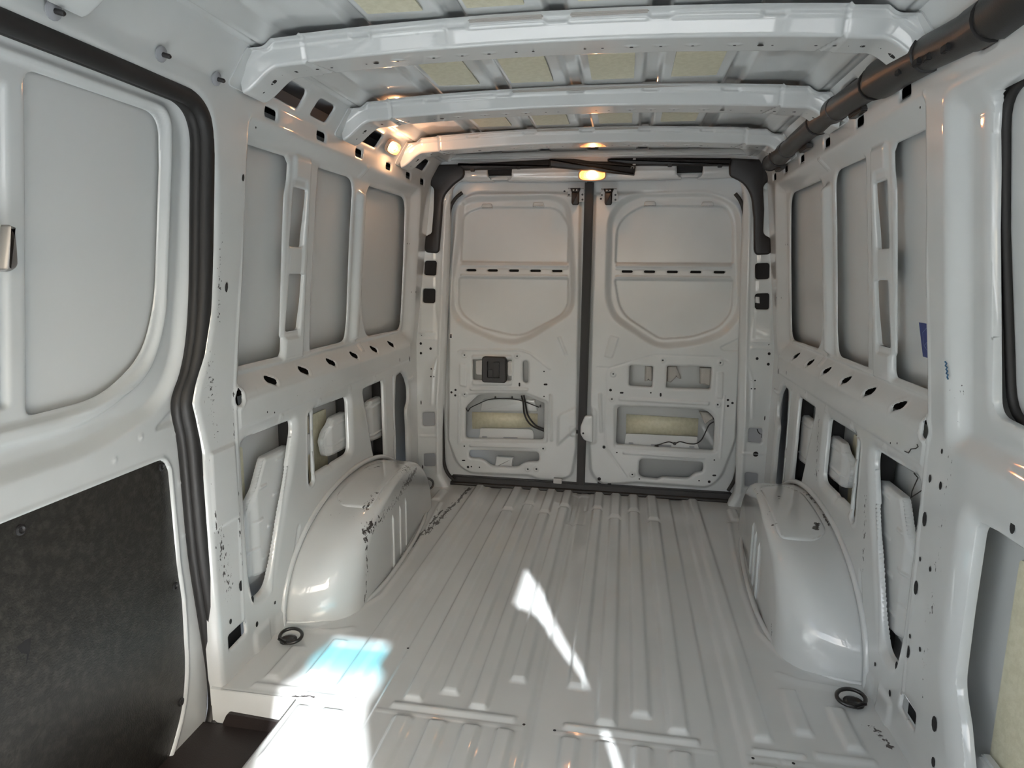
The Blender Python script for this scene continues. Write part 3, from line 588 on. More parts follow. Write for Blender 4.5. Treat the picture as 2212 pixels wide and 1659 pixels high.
lowR = rnd([(0.2787,0.1988),(0.595,0.1994),(0.596,0.1468),(0.5556,0.141),(0.5294,0.1083),(0.3948,0.1074),(0.3757,0.0936),(0.275,0.0996)], [.02,.02,.015,.03,.03,.01,.01,.035], 5)
box1R = rnd([(0.2096,0.6785),(0.3257,0.6768),(0.3245,0.5717),(0.2108,0.5734)], .008); box2R = rnd([(0.3926,0.6821),(0.6063,0.6829),(0.606,0.5715),(0.3917,0.5708)], .010)
door_2 = rear_door('door_2', -.004, .775, outr, outerR, [paneR1, paneR2], [(0.1789,1.1396),(0.2877,1.1398),(0.3973,1.14),(0.5064,1.1406),(0.6171,1.1408)],
    [(bigR,.022),(lowR,.022),(box1R,.03),(box2R,.03)],
    [(rnd([(0.1584,0.5179),(0.6061,0.5139),(0.6054,0.4895),(0.1613,0.4967)], .01), .005, .006), (rnd([(0.189,0.2321),(0.6019,0.2286),(0.6005,0.2149),(0.1939,0.2184)], .01), .005, .006), (rnd([(0.1357,0.4775),(0.604,0.4784),(0.6528,0.434),(0.6602,0.2457),(0.1441,0.2434)], .02), -.006, .010),
     (rnd([(0.6304,0.6617),(0.6634,0.6629),(0.668,0.5232),(0.6322,0.5305)], .01), .004, .006), (rnd([(0.025,0.4771),(0.0617,0.4422),(0.063,0.2621),(0.0093,0.2545)], .02), .006, .015), (rnd([(0.1058,0.8284),(0.1537,0.8165),(0.123,0.7098),(0.0813,0.7174)], .008), .004, .006), (rnd([(0.6333,0.7822),(0.7339,0.8362),(0.7347,0.7638),(0.6488,0.7633)], .01), -.004, .006)],
    [([(0.0502,0.6628),(0.1073,0.6603),(0.3117,0.7291),(0.3497,0.7355),(0.6425,0.733),(0.6766,0.7147)], -.003, .007), ([(0.1073,0.6603),(0.0973,0.6332),(0.1024,0.2876),(0.113,0.2417),(0.2164,0.0981)], -.003, .007), ([(0.0679,0.5245),(0.0809,0.3327)], .007, .012), ([(0.6732,0.541),(0.6739,0.2284)], .003, .008)],
    [(c, .010) for c in [(0.1282,0.5034),(0.1302,0.6305),(0.2456,0.1141),(0.6446,0.4979),(0.3701,0.709),(0.6443,0.705)]],
    [circ(c, r) for c, r in zip([(0.1301,0.6327),(0.1199,0.5492),(0.3193,0.5439),(0.1282,0.5034),(0.6446,0.4979),(0.6909,0.5233),(0.7133,0.5089),(0.6928,0.4935),(0.097,0.251),(0.1634,0.2259),(0.6451,0.2153),(0.2456,0.1141),(0.2823,0.093),(0.5779,0.1032),(0.6273,0.1009),(0.0788,0.0797),(0.0788,0.0536),(0.1316,0.0547),(0.6442,0.7056),(0.3701,0.709),(0.041,1.484)], [.004,.007,.004,.004,.004,.006,.006,.006,.008,.004,.004,.004,.004,.004,.007,.009,.009,.009,.004,.004,.005])]
    + [caps(*[(0.1708,0.5378),(0.1808,0.5382)],.0045,4), caps(*[(0.3675,0.5406),(0.368,0.5303)],.0045,4), caps(*[(0.6449,0.1352),(0.655,0.1358)],.0045,4)],
    'right rear door, white inside, with two small square openings above a wide one')
# door window stiffener hooks along the top of each blank pane
for d, pts in ((door_1, [(-0.5252,1.456),(-0.265,1.4604)]), (door_2, [(0.2744,1.4603),(0.5418,1.4563)])):
    for x, z in pts: dome_slab('clip_boss', ccw(rnd([(x-.030,z-.012),(x+.030,z-.012),(x+.024,z+.012),(x-.024,z+.012)], .006)), .012, lambda u, v, t: (u, DY+.016+t, v), M_paint, d, .005)
# outer skins, pads, brackets and looms inside the doors
for d, xa, xb in ((door_1, -.77, -.03), (door_2, .0, .77)):
    slab('outer_panel', [(xa,.02),(xb,.02),(xb,1.59),(xa,1.59)], .004, lambda u, v, t: (u, DY+.060+t, v), M_skin, d)
slab('damping_pad', [(-0.6109,0.3899),(-0.256,0.397),(-0.2557,0.3247),(-0.6095,0.297)], .004, lambda u, v, t: (u, DY+.055+t, v), M_pad, door_1)
slab('damping_pad', [(0.204,0.4164),(0.5632,0.4107),(0.5641,0.3193),(0.2057,0.3155)], .004, lambda u, v, t: (u, DY+.055+t, v), M_pad, door_2)
slab('stiffener_plate', rnd([(-0.5627,0.3076),(-0.2823,0.3148),(-0.2725,0.289),(-0.2765,0.2409),(-0.5723,0.2391),(-0.5627,0.2737)], .01), .01, lambda u, v, t: (u, DY+.040+t, v), M_skin, door_1)
slab('stiffener_plate', rnd([(0.2056,0.318),(0.5631,0.3194),(0.5606,0.2872),(0.5804,0.2422),(0.1996,0.2414)], .01), .01, lambda u, v, t: (u, DY+.040+t, v), M_skin, door_2)
dome_slab('stiffener_plate', ccw(rnd([(-0.4735,0.1573),(-0.377,0.1582),(-0.3844,0.0959),(-0.4852,0.093)], .005)), .02, lambda u, v, t: (u, DY+.030+t, v), M_skin, door_1, .006)
dome_slab('stiffener_plate', ccw(rnd([(-0.5512,0.4636),(-0.2695,0.4758),(-0.2545,0.4108),(-0.5654,0.3986)], .01)), .01, lambda u, v, t: (u, DY+.045+t, v), M_paint, door_1, .006)
discs('hole_shade_disc', [(caps(*[(-0.548,0.2597),(-0.5288,0.2607)],.005,4), lambda u, v: (u, DY+.0395, v)), (caps(*[(-0.4321,0.2616),(-0.3633,0.2634)],.005,4), lambda u, v: (u, DY+.0395, v))], M_grey, door_1)
discs('hole_shade_disc', [(caps(*[(0.2254,0.2685),(0.241,0.2685)],.005,4), lambda u, v: (u, DY+.0395, v)), (caps(*[(0.3387,0.2646),(0.431,0.2651)],.006,4), lambda u, v: (u, DY+.0395, v)), (caps(*[(0.5288,0.266),(0.5461,0.2661)],.005,4), lambda u, v: (u, DY+.0395, v))], M_grey, door_2)
for p in ([(0.2871,0.6741),(0.3196,0.6708),(0.3251,0.5974),(0.3055,0.6011),(0.2884,0.596)], [(0.3967,0.6735),(0.4391,0.6771),(0.4657,0.6161),(0.4419,0.6241),(0.4178,0.5943),(0.3983,0.598)], [(0.5534,0.6745),(0.6079,0.6742),(0.609,0.5862),(0.5815,0.5896),(0.5581,0.5931)], [(0.5631,0.4513),(0.6056,0.451),(0.6371,0.421),(0.5945,0.3873)]):
    dome_slab('foam_block', ccw(p), .03, lambda u, v, t: (u, DY+.028+t, v), M_foam, door_2, .01)
# ---- sliding load door on the left (closed)
def dx(Z): return np.interp(Z, [-.3,0,.30,.735,.80,.86,1.47,1.53,1.6], [.925,.930,.932,.932,.930,.918,.838,.825,.815])
S3 = Sheet(-2.75, -1.60, -.22, 1.535, .005)
Y, Z = S3.U, S3.V
win = rnd([(-2.077,.850),(-1.895,.853),(-1.775,.93),(-1.738,1.05),(-1.738,1.36),(-1.745,1.468),(-2.077,1.468)], [.02,.10,.10,.12,.02,.075,.025], 8)
ridge = rnd([(-2.9,.80),(-1.93,.79),(-1.75,.875),(-1.70,1.0),(-1.70,1.36),(-1.706,1.499),(-2.9,1.499)], [0,.16,.14,.16,.02,.11,0], 8)
big = rnd([(-2.9,.735),(-1.93,.735),(-1.72,.79),(-1.655,.90),(-1.64,1.1),(-1.64,1.52),(-2.9,1.52)], [0,.14,.14,.12,0,.12,0], 8)
S3.relief(big, -.020, .035)
S3.relief(ridge, .012, .02)
S3.relief(rnd([(-2.9,.84),(-1.94,.825),(-1.76,.90),(-1.718,1.02),(-1.718,1.37),(-1.724,1.485),(-2.9,1.485)], [0,.14,.14,.14,.02,.1,0], 8), -.012, .016)
S3.hole(win, .003, .008, .003)
S3.relief(rnd([(-2.136,.875),(-2.112,.875),(-2.112,1.436),(-2.136,1.436)], .01), -.010, .010)
S3.relief(rnd([(-2.75,.875),(-2.20,.875),(-2.20,1.45),(-2.75,1.45)], .02), -.010, .012)
S3.bead([(-2.75,.836),(-1.93,.836),(-1.82,.86)], .003, .006)
S3.relief(rnd([(-1.754,.752),(-1.70,.783),(-1.685,.783),(-1.685,.748),(-1.75,.745)], .008), -.006, .006)
pan = rnd([(-2.8,.672),(-1.735,.672),(-1.714,.64),(-1.711,.38),(-1.703,.28),(-1.712,.09),(-1.737,-.015),(-1.80,-.105),(-1.86,-.15),(-2.8,-.20)], [0,.02,.02,0,.05,.08,.06,.05,.04,0], 6)
S3.bead(pan, .004, .010, True); S3.relief(pan, -.012, .006)
for c in ((-1.683,.827),(-1.686,.721),(-1.802,.741),(-1.885,.710),(-1.684,.591),(-1.684,.449)):
    S3.relief(circ(c, .008, 10), .004, .006)
out3 = rnd([(-3,-.22),(-1.70,-.22),(-1.635,-.02),(-1.645,.30),(-1.655,.60),(-1.660,.74),(-1.672,.80),(-1.655,.88),(-1.622,.97),(-1.615,1.15),(-1.622,1.36),(-1.640,1.525),(-3,1.525)], [0,.1,.12,.1,.05,.05,.05,.05,.05,.1,.1,.15,0], 8)
D, nu, nv, ins = near(out3, S3.U, S3.V); S3.ins |= ~ins; S3.SU = np.where(ins, S3.SU, nu); S3.SV = np.where(ins, S3.SV, nv); S3.F = np.where(ins, S3.F, .03)
door_3 = S3.build('door_3', lambda U, V, H: xyz(-(dx(V)-H), U, V), M_paint, flip=True, kind='structure', label='closed sliding load door on the left with blank window and black lower lining')
sk = Sheet(-2.8, -1.58, -.25, 1.62, .03)
sk.build('outer_panel', lambda U, V, H: xyz(-(dx(V)+.034), U, V), M_skin, door_3, flip=True)
V = pan
lin = dome_slab('lining_panel', ccw([(u, v) for u, v in pan]), .008, lambda u, v, t: (-(float(dx(v))+.004-.0+t*1.0), u, v), M_board, door_3, .004)
for c in ((-2.122,.642),(-1.739,.650),(-1.728,.329),(-1.744,.011)):
    lathe('lining_screw', [(.011,.0),(.011,.003),(.007,.005),(.004,.002)], (-(float(dx(c[1]))+.005), c[0], c[1]), (1,0,0), M_plastic, lin, 14)
# the torn hole in the lining
tear = [(-2.1598,0.4234),(-2.1408,0.4269),(-2.1293,0.4242),(-2.1342,0.4007),(-2.1462,0.3762),(-2.1416,0.3979),(-2.1523,0.4058)]
discs('torn_hole_shade_disc', [(tear, lambda u, v: (-(float(dx(v))+.0025), u, v))], M_shade_black, lin)
# lock stub at the frame edge
dome_slab('lock_cover', ccw(rnd([(-2.1326,1.2055),(-2.1214,1.1912),(-2.1182,1.1533),(-2.1174,1.1341),(-2.1253,1.1244),(-2.1438,1.1217)], .008)), .022, lambda u, v, t: (-(float(dx(v))-.010+t), u, v), M_steel, door_3, .008)
# rubber seal round the load door opening
sp = [(-2.60,1.516),(-2.2,1.516),(-1.95,1.516)] + rnd([(-1.95,1.516),(-1.645,1.514),(-1.632,1.30)], [0,.17,0], 12)[1:-1] + [(-1.630,1.20),(-1.626,1.06),(-1.632,.95),(-1.650,.875),(-1.674,.82),(-1.674,.78),(-1.662,.72),(-1.658,.64),(-1.654,.4),(-1.635,.2),(-1.62,.0),(-1.64,-.10),(-1.72,-.19)]
sp = [tuple(v) for v in spline([(-(float(dx(z))+float(wx(z)))/2-.002, y, z) for y, z in sp], 3)]
seal = tube('load_door_seal', sp, .021, M_rubber, None, 12, label='black rubber seal curving round the sliding door opening', cat='door seal')
tube('seal_lip', [(p[0]-.014, p[1]-.014, p[2]-.006) for p in sp], .015, M_rubber, seal, 8)

# ---- wheel arches
def make_arch(s, label):
    n, k = 60, 16; Yc, a, H = -.735, .585, .335; V = []
    xin = lambda y: .664 + .05*min(1, max(0, (y+.9)/.6))
    for i in range(n+1):
        th = math.pi*i/n; c, q = math.cos(th), math.sin(th)
        yw = Yc - a*math.copysign(abs(c)**.93, c); zw = H*abs(q)**.93
        front = max(0, c); rear = max(0, -c)
        rr = .034 + .17*front**2.4 + .06*rear**2; ry = .055 + .20*front**2.2 + .08*rear**2
        row = []
        for x in np.linspace(.895, xin(yw)+rr, 6): row.append((x, 1.0))
        for j in range(1, 11):
            t = math.pi/2*j/10; f = 1-ry*(1-math.cos(t)); row.append((xin(Yc+(yw-Yc)*f)+rr-rr*math.sin(t), f))
        for f in (.75, .5, .25, 0.02):
            f2 = (1-ry)*f; row.append((xin(Yc+(yw-Yc)*f2), f2))
        for x, f in row: V.append((s*x, Yc+(yw-Yc)*f, zw*f))
    m = len(V)//(n+1)
    Fc = [[i*m+j, i*m+j+1, (i+1)*m+j+1, (i+1)*m+j] for i in range(n) for j in range(m-1)]
    o = raw('wheel_arch', V, Fc, M_arch, None, smooth=True, label=label, cat='wheel arch', group='wheel arches')
    # flange on the wall and floor, vertical swages on the inner face, raised oval on top
    fl = []
    for i in range(n+1):
        th = math.pi*i/n; c, q = math.cos(th), math.sin(th); fl.append((s*.8735, Yc-(a+.012)*math.copysign(abs(c)**.93, c), (H+.012)*abs(q)**.93))
    tube('arch_flange', fl, .010, M_arch, o, 8)
    foot = spline([(s*.885,-1.322,.004),(s*.80,-1.305,.004),(s*.73,-1.262,.004),(s*.675,-1.16,.004),(s*.655,-1.03,.004),(s*.655,-.85,.004),(s*.672,-.60,.004),(s*.70,-.38,.004),(s*.735,-.24,.004)], 6)
    tube('arch_flange', foot, .009, M_arch, o, 8)
    for y in (-.875,-.775,-.685): tube('swage', [(s*(xin(y)+.004), y, .215), (s*(xin(y)-.001), y, .20), (s*(xin(y)-.001), y, .02), (s*(xin(y)+.004), y, .005)], .005, M_arch, o, 8)
    ov = rnd([(s*.69,-1.03),(s*.80,-1.03),(s*.845,-.98),(s*.845,-.66),(s*.80,-.55),(s*.70,-.62)], [.04,.05,.05,.06,.06,.05], 6)
    B = Sheet(min(p[0] for p in ov), max(p[0] for p in ov), -1.03, -.55, .008); Dd, nu, nv, ins = near(ov, B.U, B.V)
    B.ins = ~ins; B.SU = np.where(ins, B.U, nu); B.SV = np.where(ins, B.V, nv); B.F = np.where(ins, 0, .012)
    def top(U, V, Hh):
        c = np.clip((Yc-V)/a, -1, 1); return xyz(U, V, H*np.sqrt(np.clip(1-np.abs(c)**(2/.93), 0, 1))**.93 + .004 + Hh)
    B.H += .0025*smooth(Dd/.012)
    B.build('raised_pad', top, M_arch, o)
    discs('spot_weld', [(circ((s*x, y), .012, 8, .006), lambda u, v: (u, v, H*max(0, 1-abs((Yc-v)/a)**2.15)**.465+.003)) for x, y in ((.868,-1.0),(.868,-.86))], M_paint, o)
    return o
make_arch(-1, 'left wheel arch, scuffed black along its top edge, beside the sliding door')
make_arch(1, 'right wheel arch, cleaner and less scuffed, below the open wall bays')

# ---- roof bows
def bow_drop(X): 
    X = np.abs(X); return -.018*(X/.60)**2 - .050*smooth((X-.675)/.10)
def make_bow(y, label, first, last):
    prof = [(-.034,.052),(-.018,.051),(-.014,.048),(-.013,.038),(-.009,.034),(-.002,.006),(.000,.0015),(.004,.0),(.094,.0),(.098,.0015),(.100,.006),(.106,.050)]
    pp = np.array(prof); ss = np.concatenate([[0], np.cumsum(np.hypot(*np.diff(pp, axis=0).T))])
    B = Sheet(-.772, .772, 0, ss[-1], .005, .003)
    holes = []
    for sx in (-1, 1):
        for x, r in ((.745,.003),(.715,.009),(.69,.004),(.655,.008),(.625,.004),(.598,.005),(.56,.004),(.47,.003),(.445,.008),(.39,.004),(.30,.004),(.23,.004),(.165,.005),(.10,.004),(.06,.004)): holes.append((sx*x, r))
    smid = float(np.interp(.5, [0,1], [ss[7], ss[8]]))
    for sx in (-1, 1):
        for x in (.23, .39, .30, .165): B.relief(circ((sx*x, smid), .016, 12, .011), .002, .006)
        B.bead([(sx*.603, 0), (sx*.603, ss[6]), (sx*.575, ss[9])], -.004, .005)
        B.relief(rect(*sorted((sx*.603, sx*.78)), -.01, ss[-1], .0), .0025, .003)
    for x in (-.46,-.228,0,.225,.46): B.relief(rect(x-.028, x+.028, ss[2]-.004, ss[4], .004), -.004, .006)
    def fn(U, V, H):
        yy = np.interp(V, ss, pp[:,0]); zz = np.interp(V, ss, pp[:,1])
        e = 1e-3; ty = np.interp(V+e, ss, pp[:,0])-np.interp(V-e, ss, pp[:,0]); tz = np.interp(V+e, ss, pp[:,1])-np.interp(V-e, ss, pp[:,1]); L = np.hypot(ty, tz)+1e-9
        ax = np.abs(U); stretch = 1 + .35*smooth((ax-.66)/.09)*(zz/.05)
        top = 1.640 + bow_drop(U)
        z = top + zz*stretch
        z = np.where(zz > .03, np.minimum(z, roofz(U)-.004-(0.006*(zz < .047))), z)
        return xyz(U, y+.006+yy + H*tz/L, z - H*ty/L)
    o = B.build('roof_bow', fn, M_paint, None, label=label, cat='roof beam', group='roof cross beams')
    dd = [(circ((x, smid), r*.9, 10, r*.8), lambda u, v: tuple(fn(np.array([u]), np.array([v]), np.array([.0025]))[0])) for x, r in holes]
    discs('hole_shade_disc', dd, M_shade_black, o)
    for sx in (-1, 1):
        f = rnd([(y-.040,1.565),(y+.075,1.565),(y+.070,1.655),(y-.030,1.655)], .012)
        slab('end_flange', f, .004, lambda u, v, t: (sx*(float(wx(v))-.004+t), u, v), M_paint, o)
    return o
make_bow(-1.56, 'roof beam nearest the camera, crossing the top of the view', True, False)
make_bow(-.98, 'middle roof beam, between two rows of beige roof pads', False, False)
make_bow(-.41, 'rearmost roof beam, just before the rear door header', False, True)
make_bow(-2.14, 'front roof beam, only its left foot visible at the top corner', False, False)
# anti-rattle strips between roof skin and beams
for y in (-1.56,-.98,-.41):
    for x0, x1 in ((-.20,-.03),(.03,.20)) if y != -.98 else ((-.20,.42),): box('gap_filler', (x0, y-.014, 1.684), (x1, y+.006, 1.700), M_foam, ceiling, .003)

# ---- clips with studs on the left roof rail
for i, (y, z, w) in enumerate(((-2.087,1.552,'farthest forward'),(-1.831,1.563,'middle one of three'),(-1.648,1.566,'next to the roof beam'))):
    r = empty('rail_clip', 'grey plastic trim clip on the left roof rail, '+w, 'clip', (-float(wx(z))+.002, y, z), 'clips on the left roof rail')
    lathe('clip_body', [(.016,0),(.016,.003),(.008,.006)], (0,0,0), (1,0,-.3), M_grey, r, 14)
    lathe('clip_stud', [(.005,.005),(.005,.020),(.003,.023)], (0,0,0), (1,0,-.3), M_plastic, r, 10)

# ---- cable duct along the right roof edge
dp = [tuple(p) for p in [(.80,-2.6,1.61),(.79,-2.1,1.60)] ] + [[(0.78,-1.7938,1.5699)][0], [(0.765,-1.4925,1.5875)][0], [(0.758,-1.3295,1.5952)][0], [(0.752,-0.9753,1.6039)][0], [(0.748,-0.6921,1.6005)][0], [(0.746,-0.3764,1.5881)][0], [(0.746,-0.1649,1.5879)][0]]
dp = [tuple(p) for p in spline(dp, 8)]
duct = empty('cable_duct', 'long black ribbed cable duct running along the right roof edge', 'cable duct', dp[len(dp)//2])
def at_y(y):
    for a, b in zip(dp, dp[1:]):
        if a[1] <= y <= b[1]: t = (y-a[1])/(b[1]-a[1]); return Vector(a).lerp(Vector(b), t)
    return Vector(dp[-1] if y > dp[-1][1] else dp[0])
def seg(nm, y0, y1, r0, r1, ends=.01):
    N = 14; pts = [at_y(y0+(y1-y0)*i/N) for i in range(N+1)]
    rs = [r0+(r1-r0)*i/N for i in range(N+1)]
    pts = [pts[0]] + pts + [pts[-1]]; rs = [rs[0]*.8] + rs + [rs[-1]*.8]
    pts[0] = pts[0] - Vector((0,.003,0)); pts[-1] = pts[-1] + Vector((0,.003,0))
    o = tube(nm, [p - duct.location for p in pts], rs, M_duct, duct, 18)
    return o
for y0, y1, r0, r1 in ((-2.55,-1.80,.044,.044),(-1.80,-1.30,.036,.036),(-1.30,-.80,.034,.034),(-.80,-.20,.031,.031),(-.40,-.02,.029,.029)): seg('duct_tube', y0, y1, r0, r1)
for y0, y1, r0, r1 in ((-1.78,-1.72,.041,.039),(-1.56,-1.33,.040,.046),(-1.02,-.86,.036,.041),(-.46,-.34,.033,.037),(-.14,-.06,.030,.034)): seg('duct_sleeve', y0, y1, r0, r1)
for y in (-1.69,-1.62,-1.58,-1.50): 
    p = at_y(y)-duct.location; box('duct_slot', (p.x-.036,p.y-.012,p.z-.030), (p.x-.026,p.y+.012,p.z-.016), M_shade_black, duct, .002)
for y in (-1.29,-.84,-.33): 
    p = at_y(y)-duct.location; tube('cable_tie', [p+Vector((math.cos(2*math.pi*i/16)*.038, 0, math.sin(2*math.pi*i/16)*.038)) for i in range(16)], .003, M_plastic, duct, 6, True)
for y in (-1.12,-.62,-.25): 
    p = at_y(y)-duct.location; box('duct_foot', (p.x+.012,p.y-.05,p.z-.042), (p.x+.034,p.y+.05,p.z-.026), M_duct, duct, .003)

# ---- black covers round the rear doors
yb = .062
def cover(nm, poly, label):
    return dome_slab(nm, ccw(poly), .016, lambda u, v, t: (u, yb-.0+t, v), M_plastic, None, .008, label=label, cat='trim cover', group='corner covers of the rear doors')
cover('corner_cover', rnd([(-0.7848,1.6437),(-0.6185,1.6437),(-0.6152,1.5845),(-0.6716,1.5483),(-0.7229,1.495),(-0.7314,1.3906),(-0.7468,1.2315),(-0.7614,1.2199),(-0.8136,1.2239),(-0.8234,1.2419),(-0.8194,1.301),(-0.7843,1.318),(-0.7739,1.4328),(-0.7692,1.5329),(-0.7957,1.5531)], [.01,.012,.02,.02,.03,.03,.015,.01,.015,.015,.012,.012,.02,.02,.008], 4), 'black plastic corner cover at the top left of the rear doors')
cover('corner_cover', rnd([(0.6199,1.6486),(0.7638,1.6395),(0.7998,1.583),(0.7929,1.549),(0.7683,1.5265),(0.7803,1.4229),(0.7838,1.3123),(0.8193,1.2948),(0.8247,1.2321),(0.8133,1.2222),(0.7618,1.2192),(0.7489,1.2377),(0.7375,1.3844),(0.7202,1.485),(0.6842,1.5391),(0.6192,1.5705),(0.6143,1.6164)], [.01,.02,.02,.01,.02,.02,.02,.012,.015,.01,.015,.015,.03,.03,.03,.015,.01], 4), 'black plastic corner cover at the top right where the duct ends')
hd = empty('header_duct', 'black cable duct across the top of the rear doors, hanging loose at its middle', 'cable duct', (0,.045,1.635))
def hpc(nm, poly, y, t=.03, m=M_plastic): return dome_slab(nm, ccw(poly), t, lambda u, v, d: (u, y+d-.045, v-1.635), m, hd, .008)
hpc('duct_cover', rnd([(-0.6503,1.6423),(-0.1912,1.6569),(-0.1905,1.6196),(-0.6156,1.6145)], .004), .050)
hpc('duct_cover', rnd([(0.069,1.6552),(0.0879,1.6575),(0.2532,1.6563),(0.622,1.6466),(0.6184,1.6137),(0.2548,1.6213),(0.1899,1.6224),(0.0697,1.6374)], .003), .050)
lo = hpc('loose_cover', rnd([(-0.2013,1.6563),(-0.0852,1.6542),(-0.0082,1.6415),(0.0679,1.6381),(0.1993,1.6155),(0.1947,1.5754),(0.0399,1.5926),(-0.2006,1.6181)], .003), .030, .022)
for c in [(0.1917,1.6481),(0.1916,1.6239)]: box('cover_clip', (c[0]-.007,-.006,c[1]-1.635-.003), (c[0]+.007,.004,c[1]-1.635+.003), M_steel, hd, .001)
tube('cover_hook', [(c[0], -.017, c[1]-1.635) for c in [(0.1779,1.6036),(0.1787,1.6103),(0.1848,1.6126),(0.1911,1.6115),(0.1904,1.6034)]], .0022, M_steel, hd, 6)
for c in [(-0.5734,1.6146),(-0.3484,1.6218),(0.3525,1.6206),(0.5734,1.6141)]: box('cover_clip', (c[0]-.010,.005,c[1]-1.635-.008), (c[0]+.010,.02,c[1]-1.635+.008), M_plastic, hd, .002)

# ---- rubber seals of the rear doors
def yseal(pts, y, r, nm, label=None, par=None, m=M_rubber): return tube(nm, [(x, y, z) for x, z in pts], r, m, par, 10, label=label, cat='door seal' if label else None)
L = [(-0.6411,1.517),(-0.6771,1.4879),(-0.7044,1.4373),(-0.7132,1.352),(-0.7246,1.1789),(-0.7321,1.1046),(-0.7456,0.8816),(-0.7547,0.6532),(-0.7534,0.533),(-0.7503,0.2488),(-0.7465,0.1281),(-0.7261,0.066),(-0.69,0.0292)]
Rt = [(0.6571,1.4995),(0.6825,1.4679),(0.7013,1.4205),(0.7119,1.3492),(0.7288,1.189),(0.7382,1.0795),(0.7464,0.8729),(0.7493,0.6827),(0.7601,0.4633),(0.7576,0.2866),(0.7523,0.1787),(0.7416,0.1192),(0.7177,0.0674)]
Ls = [(v.x, v.y) for v in spline([(a, b, 0) for a, b in L], 4)]; Rs = [(v.x, v.y) for v in spline([(a, b, 0) for a, b in Rt], 4)]
yseal(Ls, .122, .009, 'rear_door_seal', 'black rubber seal up the left edge of the rear doors')
yseal(Rs, .122, .009, 'rear_door_seal', 'black rubber seal up the right edge of the rear doors')
cs = empty('centre_seal', 'black rubber seal standing between the two rear doors', 'door seal', (-.014,.125,0))
box('seal_strip', (-.019,0,.045), (.019,.03,1.565), M_rubber, cs, .006); box('seal_edge', (-.024,.006,.045), (-.017,.03,1.562), M_plastic, cs, .003)
sill = box('sill_strip', (-.712,.140,-.012), (.742,.172,.050), M_plastic, None, .006, label='black sill strip along the foot of the rear doors', cat='sill strip')
tube('sill_roll', [(-.715,.142,.006),(.0,.141,.006),(.745,.142,.006)], .012, M_rubber, sill, 10)
dome_slab('centre_striker', ccw(rnd([(-0.0035,0.4164),(-0.0242,0.3604),(-0.024,0.3189),(-0.0043,0.2876),(0.0407,0.2762),(0.0364,0.4184)], .01)), .012, lambda u, v, t: (u, .118+t, v), M_paint, door_2, .005)
q = [(-0.0096,0.3247)][0]; lathe('striker_screw', [(.005,.0),(.005,.003)], (q[0], .117, q[1]), (0,-1,0), M_shade_black, door_2, 10)

# ---- door furniture
h = [(-0.5393,0.7031),(-0.4121,0.7071),(-0.4123,0.5682),(-0.5381,0.5656)]
hx0, hx1, hz0, hz1 = h[0][0], h[1][0], h[2][1], h[0][1]
hdl = empty('inner_handle', 'black square inner handle on the left rear door', 'door handle', ((hx0+hx1)/2, .13, (hz0+hz1)/2))
hw, hh = (hx1-hx0)/2, (hz1-hz0)/2
fr = ccw(rnd([(-hw,-hh),(hw,-hh),(hw*.98,hh),(-hw*.98,hh)], .016, 6)); inn = ccw(rnd([(-hw*.55,-hh*.62),(hw*.52,-hh*.62),(hw*.52,hh*.66),(-hw*.55,hh*.66)], .008, 6))
n = len(fr); V = [(u, .02, v) for u, v in fr] + [(u, -.012, v) for u, v in fr] + [(u*.93, -.018, v*.93) for u, v in fr] + [(u, -.018, v) for u, v in inn] + [(u, .004, v) for u, v in inn]
raw('handle_frame', V, [[j*n+i, j*n+(i+1) % n, (j+1)*n+(i+1) % n, (j+1)*n+i] for j in range(4) for i in range(n)] + [list(range(4*n, 5*n))], M_plastic, hdl, autosmooth=.7)
box('handle_lever', (-.004,-.014,-hh*.55), (hw*.46,.004,hh*.58), M_plastic, hdl, .004); box('handle_lever_stop', (-hw*.5,-.010,-hh*.60), (-.006,.002,hh*.0), M_plastic, hdl, .003)
box('handle_rib', (-hw*.45,-.019,-hh*.80), (-hw*.15,-.014,-hh*.70), M_duct, hdl, .001); box('handle_rib', (hw*.05,-.019,-hh*.80), (hw*.40,-.014,-hh*.70), M_duct, hdl, .001)
for sx in (-1, 1): box('lock_bracket', (sx*hw*1.02,.022,-hh*.50), (sx*hw*1.62,.035,hh*.62), M_steel, hdl, .004)
